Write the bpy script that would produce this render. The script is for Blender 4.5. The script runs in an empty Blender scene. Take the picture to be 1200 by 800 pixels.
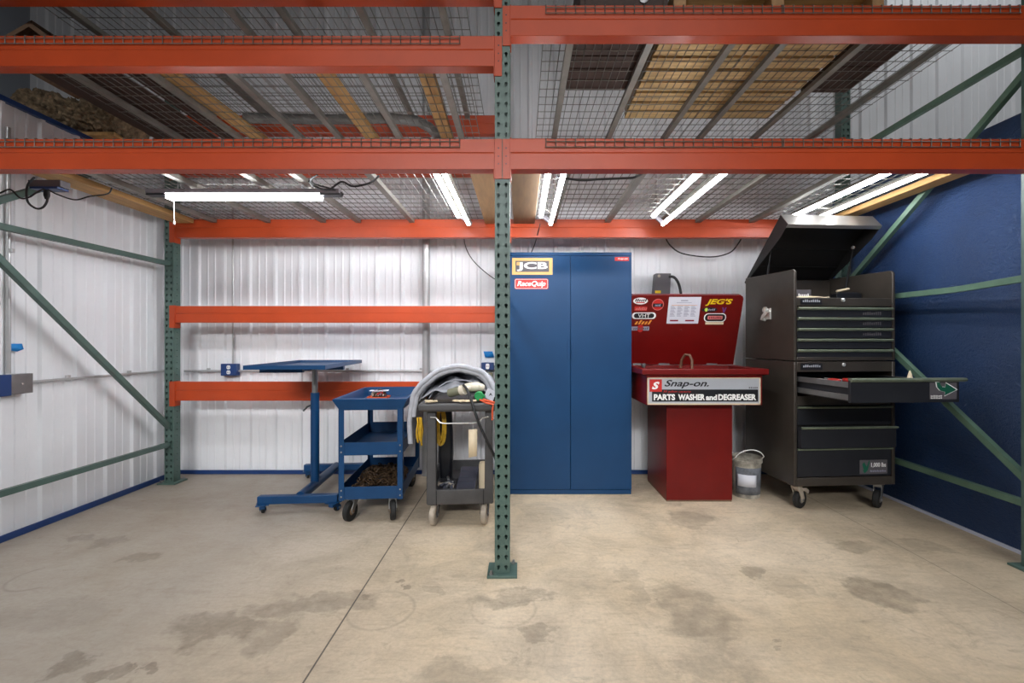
import bpy, bmesh, math, random
from mathutils import Vector, Matrix, noise
R = math.radians
C = bpy.context.scene.collection
random.seed(7)
F, VX, VY, EYE = 533.0, 610.0, 400.0, 1.18

def at(px, py, d):
    """pixel of the photograph -> point at depth d"""
    return Vector(((px - VX) * d / F, d, EYE + (VY - py) * d / F))

# ------------------------------------------------------------------ materials
def lin(c):
    return tuple(((v / 255) / 12.92 if v / 255 <= .04045 else ((v / 255 + .055) / 1.055) ** 2.4) for v in c)

def mat(name, rgb, rough=.5, metal=0.0, var=.12, scale=6.0, bump=0.0, bscale=40.0, rgb2=None, coat=0.0, stretch=None, spec=.5):
    m = bpy.data.materials.new(name); m.use_nodes = True
    nt = m.node_tree; N = nt.nodes; L = nt.links
    b = N['Principled BSDF']
    b.inputs['Roughness'].default_value = rough
    b.inputs['Metallic'].default_value = metal
    b.inputs['Specular IOR Level'].default_value = spec
    b.inputs['Coat Weight'].default_value = coat
    c1 = lin(rgb)
    c2 = lin(rgb2) if rgb2 else tuple(v * (1 - var * 2) for v in c1)
    tc = N.new('ShaderNodeTexCoord')
    src = tc.outputs['Object']
    if stretch:
        mp = N.new('ShaderNodeMapping'); mp.inputs['Scale'].default_value = stretch
        L.new(src, mp.inputs['Vector']); src = mp.outputs['Vector']
    n = N.new('ShaderNodeTexNoise'); n.inputs['Scale'].default_value = scale
    n.inputs['Detail'].default_value = 6; n.inputs['Roughness'].default_value = .6
    L.new(src, n.inputs['Vector'])
    r = N.new('ShaderNodeValToRGB')
    r.color_ramp.elements[0].position = .35; r.color_ramp.elements[1].position = .65
    r.color_ramp.elements[0].color = (*c2, 1); r.color_ramp.elements[1].color = (*c1, 1)
    L.new(n.outputs['Fac'], r.inputs['Fac']); L.new(r.outputs['Color'], b.inputs['Base Color'])
    if bump:
        n2 = N.new('ShaderNodeTexNoise'); n2.inputs['Scale'].default_value = bscale; n2.inputs['Detail'].default_value = 4
        L.new(src, n2.inputs['Vector'])
        bp = N.new('ShaderNodeBump'); bp.inputs['Strength'].default_value = bump; bp.inputs['Distance'].default_value = .01
        L.new(n2.outputs['Fac'], bp.inputs['Height']); L.new(bp.outputs['Normal'], b.inputs['Normal'])
    return m

def emit(name, rgb, s):
    m = bpy.data.materials.new(name); m.use_nodes = True
    b = m.node_tree.nodes['Principled BSDF']
    b.inputs['Base Color'].default_value = (.8, .8, .8, 1)
    b.inputs['Emission Color'].default_value = (*lin(rgb), 1)
    b.inputs['Emission Strength'].default_value = s
    return m

LED = 44.0
M = {
 'orange': mat('orange_enamel', (186, 70, 30), .38, var=.08, scale=3, spec=.35),
 'green': mat('green_enamel', (80, 104, 96), .45, var=.1, scale=9),
 'green2': mat('green_enamel_pale', (94, 122, 104), .4, var=.12, scale=9),  # paler green for the right frame's braces
 'galv': mat('galvanised_steel', (150, 150, 146), .42, metal=.7, var=.15, scale=14),
 'galvdull': mat('galvanised_channel', (138, 134, 126), .5, metal=.35, var=.12, scale=10),
 'white_sheet': mat('white_liner_panel', (238, 239, 242), .42, var=.03, scale=2.5),
 'grey_sheet': mat('grey_liner_panel', (150, 156, 164), .5, var=.04, scale=2),
 'blue_trim': mat('blue_trim_metal', (28, 62, 118), .4, var=.1),
 'white_trim': mat('white_trim', (205, 208, 225), .5, var=.05),
 'cab_blue': mat('cabinet_blue_paint', (16, 61, 102), .4, var=.06, scale=3, spec=.3),
 'cart_blue': mat('cart_blue_paint', (10, 62, 106), .4, var=.1, scale=5, spec=.35),
 'red': mat('washer_red_paint', (108, 11, 9), .38, var=.1, scale=4, spec=.35),
 'chest': mat('chest_grey_paint', (72, 66, 60), .36, metal=.3, var=.14, scale=3, bump=.05, bscale=300),
 'chest_in': mat('chest_black_inside', (26, 25, 25), .55, var=.15),
 'drawer': mat('drawer_face_charcoal', (42, 43, 48), .4, metal=.2, var=.1),
 'pull': mat('drawer_pull_green_grey', (128, 138, 118), .35, metal=.35, var=.12, scale=20),
 'lidtop': mat('brushed_lid_metal', (160, 155, 150), .34, metal=.7, var=.1, scale=4),
 'chrome': mat('chrome', (226, 226, 222), .25, metal=.55, var=.05),
 'steel': mat('dull_steel', (150, 150, 150), .35, metal=.8, var=.1),
 'conduit': mat('conduit_steel', (190, 190, 190), .35, metal=.5, var=.08),
 'rubber': mat('black_rubber', (28, 28, 28), .7, var=.2),
 'cord': mat('black_cord', (20, 20, 22), .55, var=.1),
 'cream': mat('cream_wheel', (176, 164, 148), .6, var=.15, scale=20),
 'plastic': mat('grey_cart_plastic', (74, 73, 74), .55, var=.14, scale=8, bump=.06, bscale=160),
 'wood': mat('pine_board', (196, 154, 96), .65, var=.16, scale=3, stretch=(14, 1.2, 14), bump=.1, bscale=8),
 'woodx': mat('pine_board_across', (208, 174, 120), .65, var=.18, scale=3, stretch=(1.2, 14, 14), bump=.1, bscale=8),
 'plydark': mat('brown_plywood', (118, 92, 64), .6, var=.14, scale=4, stretch=(8, 1, 8)),
 'ply': mat('plywood', (170, 132, 88), .6, var=.14, scale=4, stretch=(8, 1, 8)),
 'woodgrey': mat('weathered_board', (120, 96, 74), .7, var=.2, scale=4, stretch=(2, 12, 12)),
 'darkwood': mat('dark_board', (66, 46, 36), .65, var=.2, scale=4, stretch=(12, 1.5, 12)),
 'net': mat('tan_netting', (150, 128, 100), .9, var=.4, scale=26, bump=.8, bscale=60),
 'yellow': mat('yellow_vinyl', (232, 196, 26), .45, var=.05),
 'jcby': mat('sticker_yellow', (222, 176, 108), .45, var=.02),
 'white': mat('white_vinyl', (240, 240, 238), .45, var=.02),
 'silver': mat('silver_sign_face', (196, 200, 208), .3, metal=.35, var=.05, scale=3),
 'sred': mat('red_vinyl', (190, 38, 34), .45, var=.03),
 'sblack': mat('black_vinyl', (18, 20, 26), .4, var=.05),
 'sgrey': mat('grey_vinyl', (92, 88, 92), .45, var=.03),
 'sorange': mat('orange_vinyl', (232, 150, 60), .45, var=.05),
 'spink': mat('faded_pink_vinyl', (206, 120, 116), .45, var=.05),
 'sgreen': mat('green_vinyl', (20, 92, 70), .45, var=.05),
 'lime': mat('lime_vinyl', (190, 214, 90), .45, var=.05),
 'purple': mat('purple_vinyl', (96, 60, 130), .45, var=.05),
 'maroon': mat('maroon_ink', (140, 24, 50), .5, var=.03),
 'ink': mat('grey_ink', (150, 152, 172), .6, var=.05),
 'paper': mat('white_paper', (214, 216, 226), .6, var=.02),
 'tag': mat('manila_card', (226, 208, 176), .7, var=.04),
 'tape': mat('blue_masking_tape', (30, 140, 220), .6, var=.05),
 'blanket': mat('grey_quilted_cloth', (188, 190, 198), .9, var=.1, scale=18, bump=.35, bscale=70),
 'pvc': mat('off_white_pipe', (226, 216, 196), .4, var=.08),
 'ycord': mat('yellow_cord', (214, 170, 40), .5, var=.2, scale=30),
 'grn_cap': mat('green_cap', (30, 150, 80), .4, var=.1),
 'strap': mat('orange_strap', (220, 90, 50), .7, var=.1),
 'case': mat('grey_tool_case', (70, 72, 84), .5, var=.15),
 'scrap': mat('rusty_chain', (92, 70, 48), .55, metal=.5, var=.35, scale=30),
 'pail': mat('dirty_white_pail', (190, 184, 170), .6, var=.3, scale=9, rgb2=(92, 88, 80)),
 'pail_grey': mat('grey_label_band', (120, 124, 132), .6, var=.3, scale=14),
 'sludge': mat('dark_sludge', (40, 34, 26), .8, var=.3, scale=20, bump=.5),
 'brass': mat('brown_hose', (110, 78, 60), .45, metal=.3, var=.1),
 'olive': mat('olive_panel', (128, 128, 106), .5, var=.08),
 'film': mat('clear_film', (190, 192, 190), .3, var=.1),
 'wire': mat('deck_wire', (128, 126, 120), .42, metal=.55, var=.1, scale=8),
 'toolred': mat('red_handle', (170, 30, 26), .4, var=.1),
 'duct': mat('grey_flex_hose', (126, 126, 124), .5, var=.15),
 'led': emit('led_lens', (246, 250, 255), LED),
 'led2': emit('led_edge', (250, 252, 255), LED),
}

# ------------------------------------------------------------------ mesh builder
class MB:
    def __init__(s): s.v = []; s.f = []
    def add(s, vs, fs, T=None):
        k = len(s.v)
        s.v += [tuple(T @ Vector(p)) if T else tuple(p) for p in vs]
        s.f += [tuple(i + k for i in f) for f in fs]; return s
    def box(s, x0, x1, y0, y1, z0, z1, T=None):
        vs = [(x, y, z) for z in (z0, z1) for y in (y0, y1) for x in (x0, x1)]
        return s.add(vs, [(0, 2, 3, 1), (4, 5, 7, 6), (0, 1, 5, 4), (2, 6, 7, 3), (0, 4, 6, 2), (1, 3, 7, 5)], T)
    def prism(s, poly, axis, a0, a1, T=None):
        n = len(poly)
        def P(p, q, a): return {'x': (a, p, q), 'y': (p, a, q), 'z': (p, q, a)}[axis]
        vs = [P(p, q, a0) for p, q in poly] + [P(p, q, a1) for p, q in poly]
        fs = [tuple(range(n)), tuple(range(2 * n - 1, n - 1, -1))] + [(i, (i + 1) % n, (i + 1) % n + n, i + n) for i in range(n)]
        return s.add(vs, fs, T)
    def loft(s, rings, caps=True, close=False, T=None):
        n = len(rings[0]); vs = [p for r in rings for p in r]; fs = []
        m = len(rings)
        for k in range(m if close else m - 1):
            a, b = k * n, ((k + 1) % m) * n
            fs += [(a + i, a + (i + 1) % n, b + (i + 1) % n, b + i) for i in range(n)]
        if caps and not close: fs += [tuple(range(n - 1, -1, -1)), tuple(range((m - 1) * n, m * n))]
        return s.add(vs, fs, T)
    def rects(s, L, T=None):
        return s.loft([[(x0, y0, z), (x1, y0, z), (x1, y1, z), (x0, y1, z)] for x0, x1, y0, y1, z in L], T=T)
    def tray(s, x0, x1, y0, y1, z0, z1, t=.004, fl=0.0, T=None):
        """open tray; the rim flares outwards by fl"""
        return s.rects([(x0, x1, y0, y1, z0), (x0 - fl, x1 + fl, y0 - fl, y1 + fl, z1), (x0 - fl + t, x1 + fl - t, y0 - fl + t, y1 + fl - t, z1), (x0 + t, x1 - t, y0 + t, y1 - t, z0 + t)], T)
    def tube(s, pts, r, n=8, caps=True, T=None):
        pts = [Vector(p) for p in pts]; rings = []
        rr = r if isinstance(r, (list, tuple)) else [r] * len(pts)
        up = None
        for i, p in enumerate(pts):
            d = (pts[min(i + 1, len(pts) - 1)] - pts[max(i - 1, 0)]).normalized()
            if up is None:
                up = Vector((0, 0, 1)) if abs(d.z) < .9 else Vector((0, 1, 0))
            u = (up - d * up.dot(d)).normalized(); up = u; w = d.cross(u)
            rings.append([tuple(p + (u * math.cos(2 * math.pi * k / n) + w * math.sin(2 * math.pi * k / n)) * rr[i]) for k in range(n)])
        return s.loft(rings, caps, T=T)
    def cyl(s, p0, p1, r, n=20, T=None): return s.tube([p0, p1], r, n, T=T)
    def lathe(s, prof, c=(0, 0, 0), n=24, axis='z', T=None):
        def P(r, z, a):
            u, w = r * math.cos(a), r * math.sin(a)
            q = {'z': (u, w, z), 'x': (z, u, w), 'y': (u, z, w)}[axis]
            return tuple(q[i] + c[i] for i in range(3))
        return s.loft([[P(r, z, 2 * math.pi * k / n) for k in range(n)] for r, z in prof], T=T)
    def bar(s, p0, p1, w, h, side=(1, 0, 0), T=None):
        """rectangular bar from p0 to p1, w along side, h across"""
        p0, p1 = Vector(p0), Vector(p1); d = (p1 - p0).normalized()
        a = Vector(side); a = (a - d * a.dot(d)).normalized(); b = d.cross(a)
        q = lambda p: [tuple(p + a * (w / 2 * i) + b * (h / 2 * j)) for i, j in ((-1, -1), (1, -1), (1, 1), (-1, 1))]
        return s.loft([q(p0), q(p1)], T=T)
    def grid(s, fn, nu, nv, T=None):
        vs = [tuple(fn(i / nu, j / nv)) for j in range(nv + 1) for i in range(nu + 1)]
        fs = [(j * (nu + 1) + i, j * (nu + 1) + i + 1, (j + 1) * (nu + 1) + i + 1, (j + 1) * (nu + 1) + i) for j in range(nv) for i in range(nu)]
        return s.add(vs, fs, T)
    def move(s, v):
        s.v = [(p[0] + v[0], p[1] + v[1], p[2] + v[2]) for p in s.v]; return s
    def xf(s, T): s.v = [tuple(T @ Vector(p)) for p in s.v]; return s
    def build(s, name, m, parent=None, bevel=0, angle=35, solid=0, subd=0, flat=False):
        me = bpy.data.meshes.new(name); me.from_pydata(s.v, [], s.f)
        bm = bmesh.new(); bm.from_mesh(me)
        bmesh.ops.recalc_face_normals(bm, faces=bm.faces)
        bm.to_mesh(me); bm.free()
        me.materials.append(m if not isinstance(m, str) else M[m])
        if not flat:
            me.polygons.foreach_set('use_smooth', [True] * len(me.polygons))
            me.set_sharp_from_angle(angle=R(angle))
        o = bpy.data.objects.new(name, me); C.objects.link(o)
        if parent: o.parent = parent
        if solid:
            q = o.modifiers.new('thickness', 'SOLIDIFY'); q.thickness = solid; q.offset = 0
        if subd:
            q = o.modifiers.new('smooth', 'SUBSURF'); q.levels = subd; q.render_levels = subd
        if bevel:
            q = o.modifiers.new('bevel', 'BEVEL'); q.width = bevel; q.segments = 2; q.limit_method = 'ANGLE'; q.angle_limit = R(40)
            q.harden_normals = False
        return o

def tag(o, label, cat, group=None):
    o['label'] = label; o['category'] = cat
    if group: o['group'] = group
    return o

def thing(name, label, cat, loc=(0, 0, 0), rz=0.0, group=None):
    o = bpy.data.objects.new(name, None); C.objects.link(o)
    o.empty_display_size = .1; o.location = loc; o.rotation_euler = (0, 0, rz)
    return tag(o, label, cat, group)

def struct(name, mb, m, bevel=0, angle=35):
    o = mb.build(name, m, bevel=bevel, angle=angle); o['kind'] = 'structure'; return o

def copy_tree(o, parent=None):
    c = o.copy(); C.objects.link(c)
    if parent: c.parent = parent
    for ch in list(o.children): copy_tree(ch, c)
    return c

def text(s, w, h, shear=0.0, bold=0.0, ex=.0006, space=1.0):
    """lettering as a mesh in the XZ plane facing -Y, centred on the origin, w x h"""
    cu = bpy.data.curves.new('lettering', 'FONT'); cu.body = s; cu.extrude = .01; cu.offset = bold
    cu.space_character = space; cu.resolution_u = 3
    o = bpy.data.objects.new('lettering', cu); C.objects.link(o)
    dg = bpy.context.evaluated_depsgraph_get()
    me = bpy.data.meshes.new_from_object(o.evaluated_get(dg))
    vs = [Vector((v.co.x + shear * v.co.y, v.co.y, v.co.z)) for v in me.vertices]; fs = [tuple(p.vertices) for p in me.polygons]
    bpy.data.objects.remove(o); bpy.data.curves.remove(cu); bpy.data.meshes.remove(me)
    x0, x1 = min(v.x for v in vs), max(v.x for v in vs); y0, y1 = min(v.y for v in vs), max(v.y for v in vs)
    mb = MB()
    mb.add([((v.x - (x0 + x1) / 2) * w / (x1 - x0), -ex if v.z > 0 else 0, (v.y - (y0 + y1) / 2) * h / (y1 - y0)) for v in vs], fs)
    return mb

def rrect(w, h, r, n=5):
    pts = []
    for cx, cz, a0 in ((w/2-r, h/2-r, 0), (-w/2+r, h/2-r, 90), (-w/2+r, -h/2+r, 180), (w/2-r, -h/2+r, 270)):
        pts += [(cx + r * math.cos(R(a0 + 90 * k / n)), cz + r * math.sin(R(a0 + 90 * k / n))) for k in range(n + 1)]
    return pts

def plate(w, h, r=.002, t=.001, y=0.0):
    return MB().prism(rrect(w, h, min(r, w/2*.999, h/2*.999)), 'y', y - t, y)

def ellipse(w, h, t=.001, y=0.0, n=28):
    return MB().prism([(w/2*math.cos(2*math.pi*k/n), h/2*math.sin(2*math.pi*k/n)) for k in range(n)], 'y', y - t, y)

# ------------------------------------------------------------------ camera
cam = bpy.data.cameras.new('camera'); co = bpy.data.objects.new('camera', cam); C.objects.link(co)
co.location = (0, 0, EYE); co.rotation_euler = (R(90), 0, 0)
cam.sensor_width = 36; cam.lens = F / 1200 * 36; cam.shift_x = -10 / 1200; cam.clip_start = .05
bpy.context.scene.camera = co

# ------------------------------------------------------------------ setting
WY, LX, RX = 4.08, -3.075, 2.78            # back wall, left partition, right partition
def concrete():
    m = bpy.data.materials.new('concrete_floor'); m.use_nodes = True
    nt = m.node_tree; N = nt.nodes; L = nt.links; b = N['Principled BSDF']
    tc = N.new('ShaderNodeTexCoord'); P = tc.outputs['Object']
    def math_(op, a, c=None, clamp=False):
        n = N.new('ShaderNodeMath'); n.operation = op; n.use_clamp = clamp
        for k, v in enumerate((a, c)):
            if v is None: continue
            if isinstance(v, (int, float)): n.inputs[k].default_value = v
            else: L.new(v, n.inputs[k])
        return n.outputs[0]
    def noise_(scale, det=6, rough=.6, vec=P, dist=0.0):
        n = N.new('ShaderNodeTexNoise'); n.inputs['Scale'].default_value = scale; n.inputs['Detail'].default_value = det
        n.inputs['Roughness'].default_value = rough; n.inputs['Distortion'].default_value = dist
        L.new(vec, n.inputs['Vector']); return n
    def mix(fac, c1, c2, mode='MIX'):
        n = N.new('ShaderNodeMix'); n.data_type = 'RGBA'; n.blend_type = mode
        if isinstance(fac, (int, float)): n.inputs[0].default_value = fac
        else: L.new(fac, n.inputs[0])
        for k, v in ((6, c1), (7, c2)):
            if isinstance(v, tuple): n.inputs[k].default_value = (*v, 1)
            else: L.new(v, n.inputs[k])
        return n.outputs[2]
    def ramp(fac, stops):
        r = N.new('ShaderNodeValToRGB'); e = r.color_ramp.elements
        e[0].position, e[0].color = stops[0][0], (*[stops[0][1]] * 3, 1)
        e[1].position, e[1].color = stops[1][0], (*[stops[1][1]] * 3, 1)
        L.new(fac, r.inputs['Fac']); return r.outputs['Color']
    sep = N.new('ShaderNodeSeparateXYZ'); L.new(P, sep.inputs[0]); X, Y = sep.outputs[0], sep.outputs[1]
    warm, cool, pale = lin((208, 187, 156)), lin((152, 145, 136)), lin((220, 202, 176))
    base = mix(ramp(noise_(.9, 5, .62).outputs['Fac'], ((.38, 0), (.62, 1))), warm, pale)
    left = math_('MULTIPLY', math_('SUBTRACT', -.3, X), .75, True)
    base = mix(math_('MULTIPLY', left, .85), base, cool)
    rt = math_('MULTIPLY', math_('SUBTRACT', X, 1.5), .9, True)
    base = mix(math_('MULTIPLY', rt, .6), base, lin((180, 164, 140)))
    base = mix(math_('MULTIPLY', ramp(noise_(2.6, 9, .7, dist=.6).outputs['Fac'], ((.44, 0), (.7, 1))), .62), base, lin((146, 133, 114)))
    base = mix(math_('MULTIPLY', ramp(noise_(55, 4, .7).outputs['Fac'], ((.4, 0), (.75, 1))), .26), base, lin((120, 110, 96)))
    base = mix(math_('MULTIPLY', ramp(noise_(9, 8, .75, dist=1.2).outputs['Fac'], ((.56, 0), (.68, 1))), .4), base, lin((136, 122, 102)))
    ms = N.new('ShaderNodeMapping'); ms.inputs['Rotation'].default_value = (0, 0, .6); ms.inputs['Scale'].default_value = (3, 14, 1); L.new(P, ms.inputs['Vector'])
    base = mix(math_('MULTIPLY', ramp(noise_(2.2, 8, .75, ms.outputs['Vector'], .8).outputs['Fac'], ((.5, 0), (.68, 1))), .3), base, lin((130, 116, 98)))
    w = noise_(5, 5, .65)
    wv = N.new('ShaderNodeVectorMath'); wv.operation = 'SCALE'; wv.inputs['Scale'].default_value = .34
    wsub = N.new('ShaderNodeVectorMath'); wsub.operation = 'SUBTRACT'; wsub.inputs[1].default_value = (.5, .5, .5)
    L.new(w.outputs['Color'], wsub.inputs[0]); L.new(wsub.outputs[0], wv.inputs[0])
    wp = N.new('ShaderNodeVectorMath'); wp.operation = 'ADD'; L.new(P, wp.inputs[0]); L.new(wv.outputs[0], wp.inputs[1])
    sw = N.new('ShaderNodeSeparateXYZ'); L.new(wp.outputs[0], sw.inputs[0]); WX_, WY_ = sw.outputs[0], sw.outputs[1]
    total = None
    # oil and water marks: pixel of the centre, half-size in pixels, tilt, strength
    for px, py, hx, hy, st in ((255, 735, 62, 17, .75), (370, 708, 75, 13, .6), (310, 745, 25, 22, .5), (172, 787, 14, 7, .8), (82, 776, 18, 16, .75), (118, 796, 22, 7, .7), (95, 633, 12, 4, .6), (122, 636, 16, 5, .55), (165, 652, 22, 5, .6), (140, 790, 10, 7, .8),
        (815, 718, 40, 34, .55), (1025, 693, 34, 19, .75), (920, 685, 28, 10, .45), (835, 780, 50, 22, .4), (808, 608, 26, 10, .55), (775, 578, 40, 12, .4), (600, 700, 48, 11, .6), (632, 740, 14, 14, .55), (1000, 640, 24, 7, .5), (880, 667, 12, 4, .6), (918, 763, 6, 4, .6), (425, 704, 6, 3, .9), (475, 684, 5, 2, .8), (505, 690, 12, 5, .4), (560, 790, 70, 12, .35), (745, 690, 12, 30, .35), (1090, 640, 22, 8, .45), (240, 590, 120, 8, .18), (60, 720, 60, 20, .3), (990, 580, 120, 14, .25)):
        d = EYE * F / (py - VY); x = (px - VX) * d / F
        rx = hx * d / F; ry = hy * d * d / (EYE * F)
        a = math_('DIVIDE', math_('SUBTRACT', WX_, x), rx); c = math_('DIVIDE', math_('SUBTRACT', WY_, d), ry)
        q = math_('ADD', math_('MULTIPLY', a, a), math_('MULTIPLY', c, c))
        s = math_('MULTIPLY', math_('MULTIPLY', math_('SUBTRACT', 1.3, q), 1.7, True), st)
        total = s if total is None else math_('MAXIMUM', total, s)
    # ring prints left by buckets
    for px, py, rad, st, frac in ((447, 714, .142, .42, 0), (590, 712, .142, .3, 0), (50, 676, .13, .55, 1)):
        d = EYE * F / (py - VY); x = (px - VX) * d / F
        a = math_('SUBTRACT', X, x); c = math_('SUBTRACT', Y, d)
        q = math_('SQRT', math_('ADD', math_('MULTIPLY', a, a), math_('MULTIPLY', c, c)))
        s = math_('MULTIPLY', math_('SUBTRACT', 1, math_('DIVIDE', math_('ABSOLUTE', math_('SUBTRACT', q, rad)), .012), True), st)
        if frac: s = math_('MULTIPLY', s, math_('LESS_THAN', math_('ADD', a, math_('MULTIPLY', c, .9)), 0.0))
        total = math_('MAXIMUM', total, s)
    brk = ramp(noise_(11, 9, .78).outputs['Fac'], ((.36, .4), (.6, 1)))
    base = mix(math_('MULTIPLY', math_('MULTIPLY', total, brk), .8), base, lin((100, 88, 74)))
    # saw-cut control joints in the slab
    for ax, pos, wd, st in ((X, -.752, .0035, .85), (X, 2.19, .003, .45)):
        ln = math_('LESS_THAN', math_('ABSOLUTE', math_('SUBTRACT', ax, pos)), wd)
        base = mix(math_('MULTIPLY', ln, st), base, lin((52, 46, 42)))
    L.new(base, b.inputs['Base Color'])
    L.new(ramp(noise_(3, 6, .6).outputs['Fac'], ((.3, .42), (.7, .62))), b.inputs['Roughness'])
    bp = N.new('ShaderNodeBump'); bp.inputs['Strength'].default_value = .12; bp.inputs['Distance'].default_value = .004
    L.new(noise_(40, 6, .7).outputs['Fac'], bp.inputs['Height']); L.new(bp.outputs['Normal'], b.inputs['Normal'])
    return m
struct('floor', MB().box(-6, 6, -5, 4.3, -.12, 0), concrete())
struct('ceiling', MB().box(-6, 6, -5, 4.3, 5.0, 5.1), 'grey_sheet')

def rib_profile(length, start=0.0):
    p = .2286; pts = []; s = start
    while s < length + p:
        for ds, dp in ((0, 0), (.012, .018), (.034, .018), (.046, 0), (.094, 0), (.099, .004), (.109, .004), (.114, 0), (.158, 0), (.163, .004), (.173, .004), (.178, 0)):
            q = s + ds
            if 0 <= q <= length: pts.append((q, dp))
        s += p
    if pts[0][0] > 0: pts.insert(0, (0, 0))
    if pts[-1][0] < length: pts.append((length, 0))
    return pts
def ribbed(x0, x1, y, z0, z1, th=.05, off=0.0):
    poly = [(x0 + s, y - d) for s, d in rib_profile(x1 - x0, off)] + [(x1, y + th), (x0, y + th)]
    return MB().prism(poly, 'z', z0, z1)
struct('wall_back', ribbed(-4.4, 5.6, WY, 0, 5.0, off=-.11), 'white_sheet', angle=20)
poly = [(LX + d, s) for s, d in [(q + .2, dd) for q, dd in rib_profile(WY - .2, -.05)]]
poly = poly + [(LX - .1, WY), (LX - .1, .2)]
struct('wall_left', MB().prism(poly, 'z', 0, 2.6), 'white_sheet', angle=20)
struct('trim_1', MB().box(LX - .115, LX + .03, .2, WY - .02, 2.6, 2.63), 'blue_trim', .002)
struct('wall_side', MB().box(-4.5, -4.4, -5, 4.3, 0, 5), 'grey_sheet')
struct('wall_front', MB().box(-6, 6, -5.1, -5, 0, 5), 'grey_sheet')
struct('wall_far', MB().box(5.6, 5.7, -5, 4.3, 0, 5), 'grey_sheet')
def osb():
    m = mat('blue_painted_board', (27, 58, 102), .46, var=.14, scale=2.2)
    nt = m.node_tree; N = nt.nodes; L = nt.links; b = N['Principled BSDF']
    tc = N.new('ShaderNodeTexCoord'); mp = N.new('ShaderNodeMapping'); mp.inputs['Scale'].default_value = (1, 9, 14)
    mp.inputs['Rotation'].default_value = (.5, 0, 0)
    L.new(tc.outputs['Object'], mp.inputs[0])
    n = N.new('ShaderNodeTexNoise'); n.inputs['Scale'].default_value = 3.2; n.inputs['Detail'].default_value = 8; n.inputs['Roughness'].default_value = .7; n.inputs['Distortion'].default_value = .9
    L.new(mp.outputs[0], n.inputs['Vector'])
    bp = N.new('ShaderNodeBump'); bp.inputs['Strength'].default_value = .8; bp.inputs['Distance'].default_value = .02
    L.new(n.outputs['Fac'], bp.inputs['Height']); L.new(bp.outputs['Normal'], b.inputs['Normal'])
    r = N.new('ShaderNodeValToRGB'); r.color_ramp.elements[0].position = .62; r.color_ramp.elements[1].position = .7
    r.color_ramp.elements[1].color = (.6, .6, .6, 1); r.color_ramp.elements[0].color = (0, 0, 0, 1)
    L.new(n.outputs['Fac'], r.inputs['Fac'])
    mx = N.new('ShaderNodeMix'); mx.data_type = 'RGBA'
    old = b.inputs['Base Color'].links[0].from_socket
    L.new(r.outputs['Color'], mx.inputs[0]); L.new(old, mx.inputs[6]); mx.inputs[7].default_value = (*lin((14, 28, 62)), 1)
    L.new(mx.outputs[2], b.inputs['Base Color'])
    return m
struct('wall_right', MB().box(RX, RX + .09, 1.2, WY - .025, .018, 2.45), osb())
struct('baseboard_right', MB().box(RX - .012, RX + .09, 1.2, WY - .025, 0, .018), 'white_trim')
struct('baseboard_back', MB().box(LX + .03, RX - .01, WY - .035, WY - .021, 0, .035), 'blue_trim', .002)
struct('baseboard_left', MB().box(LX + .021, LX + .035, .2, WY - .04, 0, .04), 'blue_trim', .002)

# ------------------------------------------------------------------ pallet rack
def holes(mb, u0, u1, z0, nrow, pitch, hole, flip, place, depth):
    """sheet between u0 and u1 with one column of real holes; hole = outline of 8 points around the cell centre"""
    um = (u0 + u1) / 2
    for r in range(nrow):
        zb = z0 + r * pitch; zt = zb + pitch; zm = (zb + zt) / 2
        out = [(u1, zm), (u1, zt), (um, zt), (u0, zt), (u0, zm), (u0, zb), (um, zb), (u1, zb)]
        inn = [(um + flip * a, zm + b) for a, b in hole]
        if flip < 0: inn = [inn[4], inn[3], inn[2], inn[1], inn[0], inn[7], inn[6], inn[5]]
        vs = [place(u, 0, z) for u, z in out] + [place(u, 0, z) for u, z in inn] + [place(u, depth, z) for u, z in inn]
        fs = []
        for i in range(8):
            j = (i + 1) % 8
            fs += [(i, j, 8 + j, 8 + i), (8 + i, 8 + j, 16 + j, 16 + i)]
        mb.add(vs, fs)
PW, PD, PH = .0762, .076, 3.658
TEAR = [(.0085, .005), (.006, .011), (0, .0135), (-.006, .011), (-.0085, .005), (-.005, -.003), (-.0045, -.012), (.001, -.010)]
TEAR = [(-a, b) for a, b in TEAR]; TEAR = [TEAR[4], TEAR[3], TEAR[2], TEAR[1], TEAR[0], TEAR[7], TEAR[6], TEAR[5]]
ROUND = [(.005 * math.cos(R(45 * k)), .005 * math.sin(R(45 * k))) for k in range(8)]
def post_mesh():
    mb = MB(); n = int(PH / .0508); h = n * .0508
    holes(mb, -PW/2, 0, 0, n, .0508, TEAR, -1, lambda u, d, z: (u, d, z), .003)
    holes(mb, 0, PW/2, 0, n, .0508, TEAR, 1, lambda u, d, z: (u, d, z), .003)
    for sx in (-1, 1):
        holes(mb, 0, PD, 0, n, .0508, ROUND, 1, lambda u, d, z, sx=sx: (sx * (PW/2 - d), u, z), .003)
        mb.box(.006 if sx > 0 else -PW/2, PW/2 if sx > 0 else -.006, PD - .003, PD, 0, h)  # rear lip widened to keep light out, so the holes stay dark
    return mb
_post = None
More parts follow.
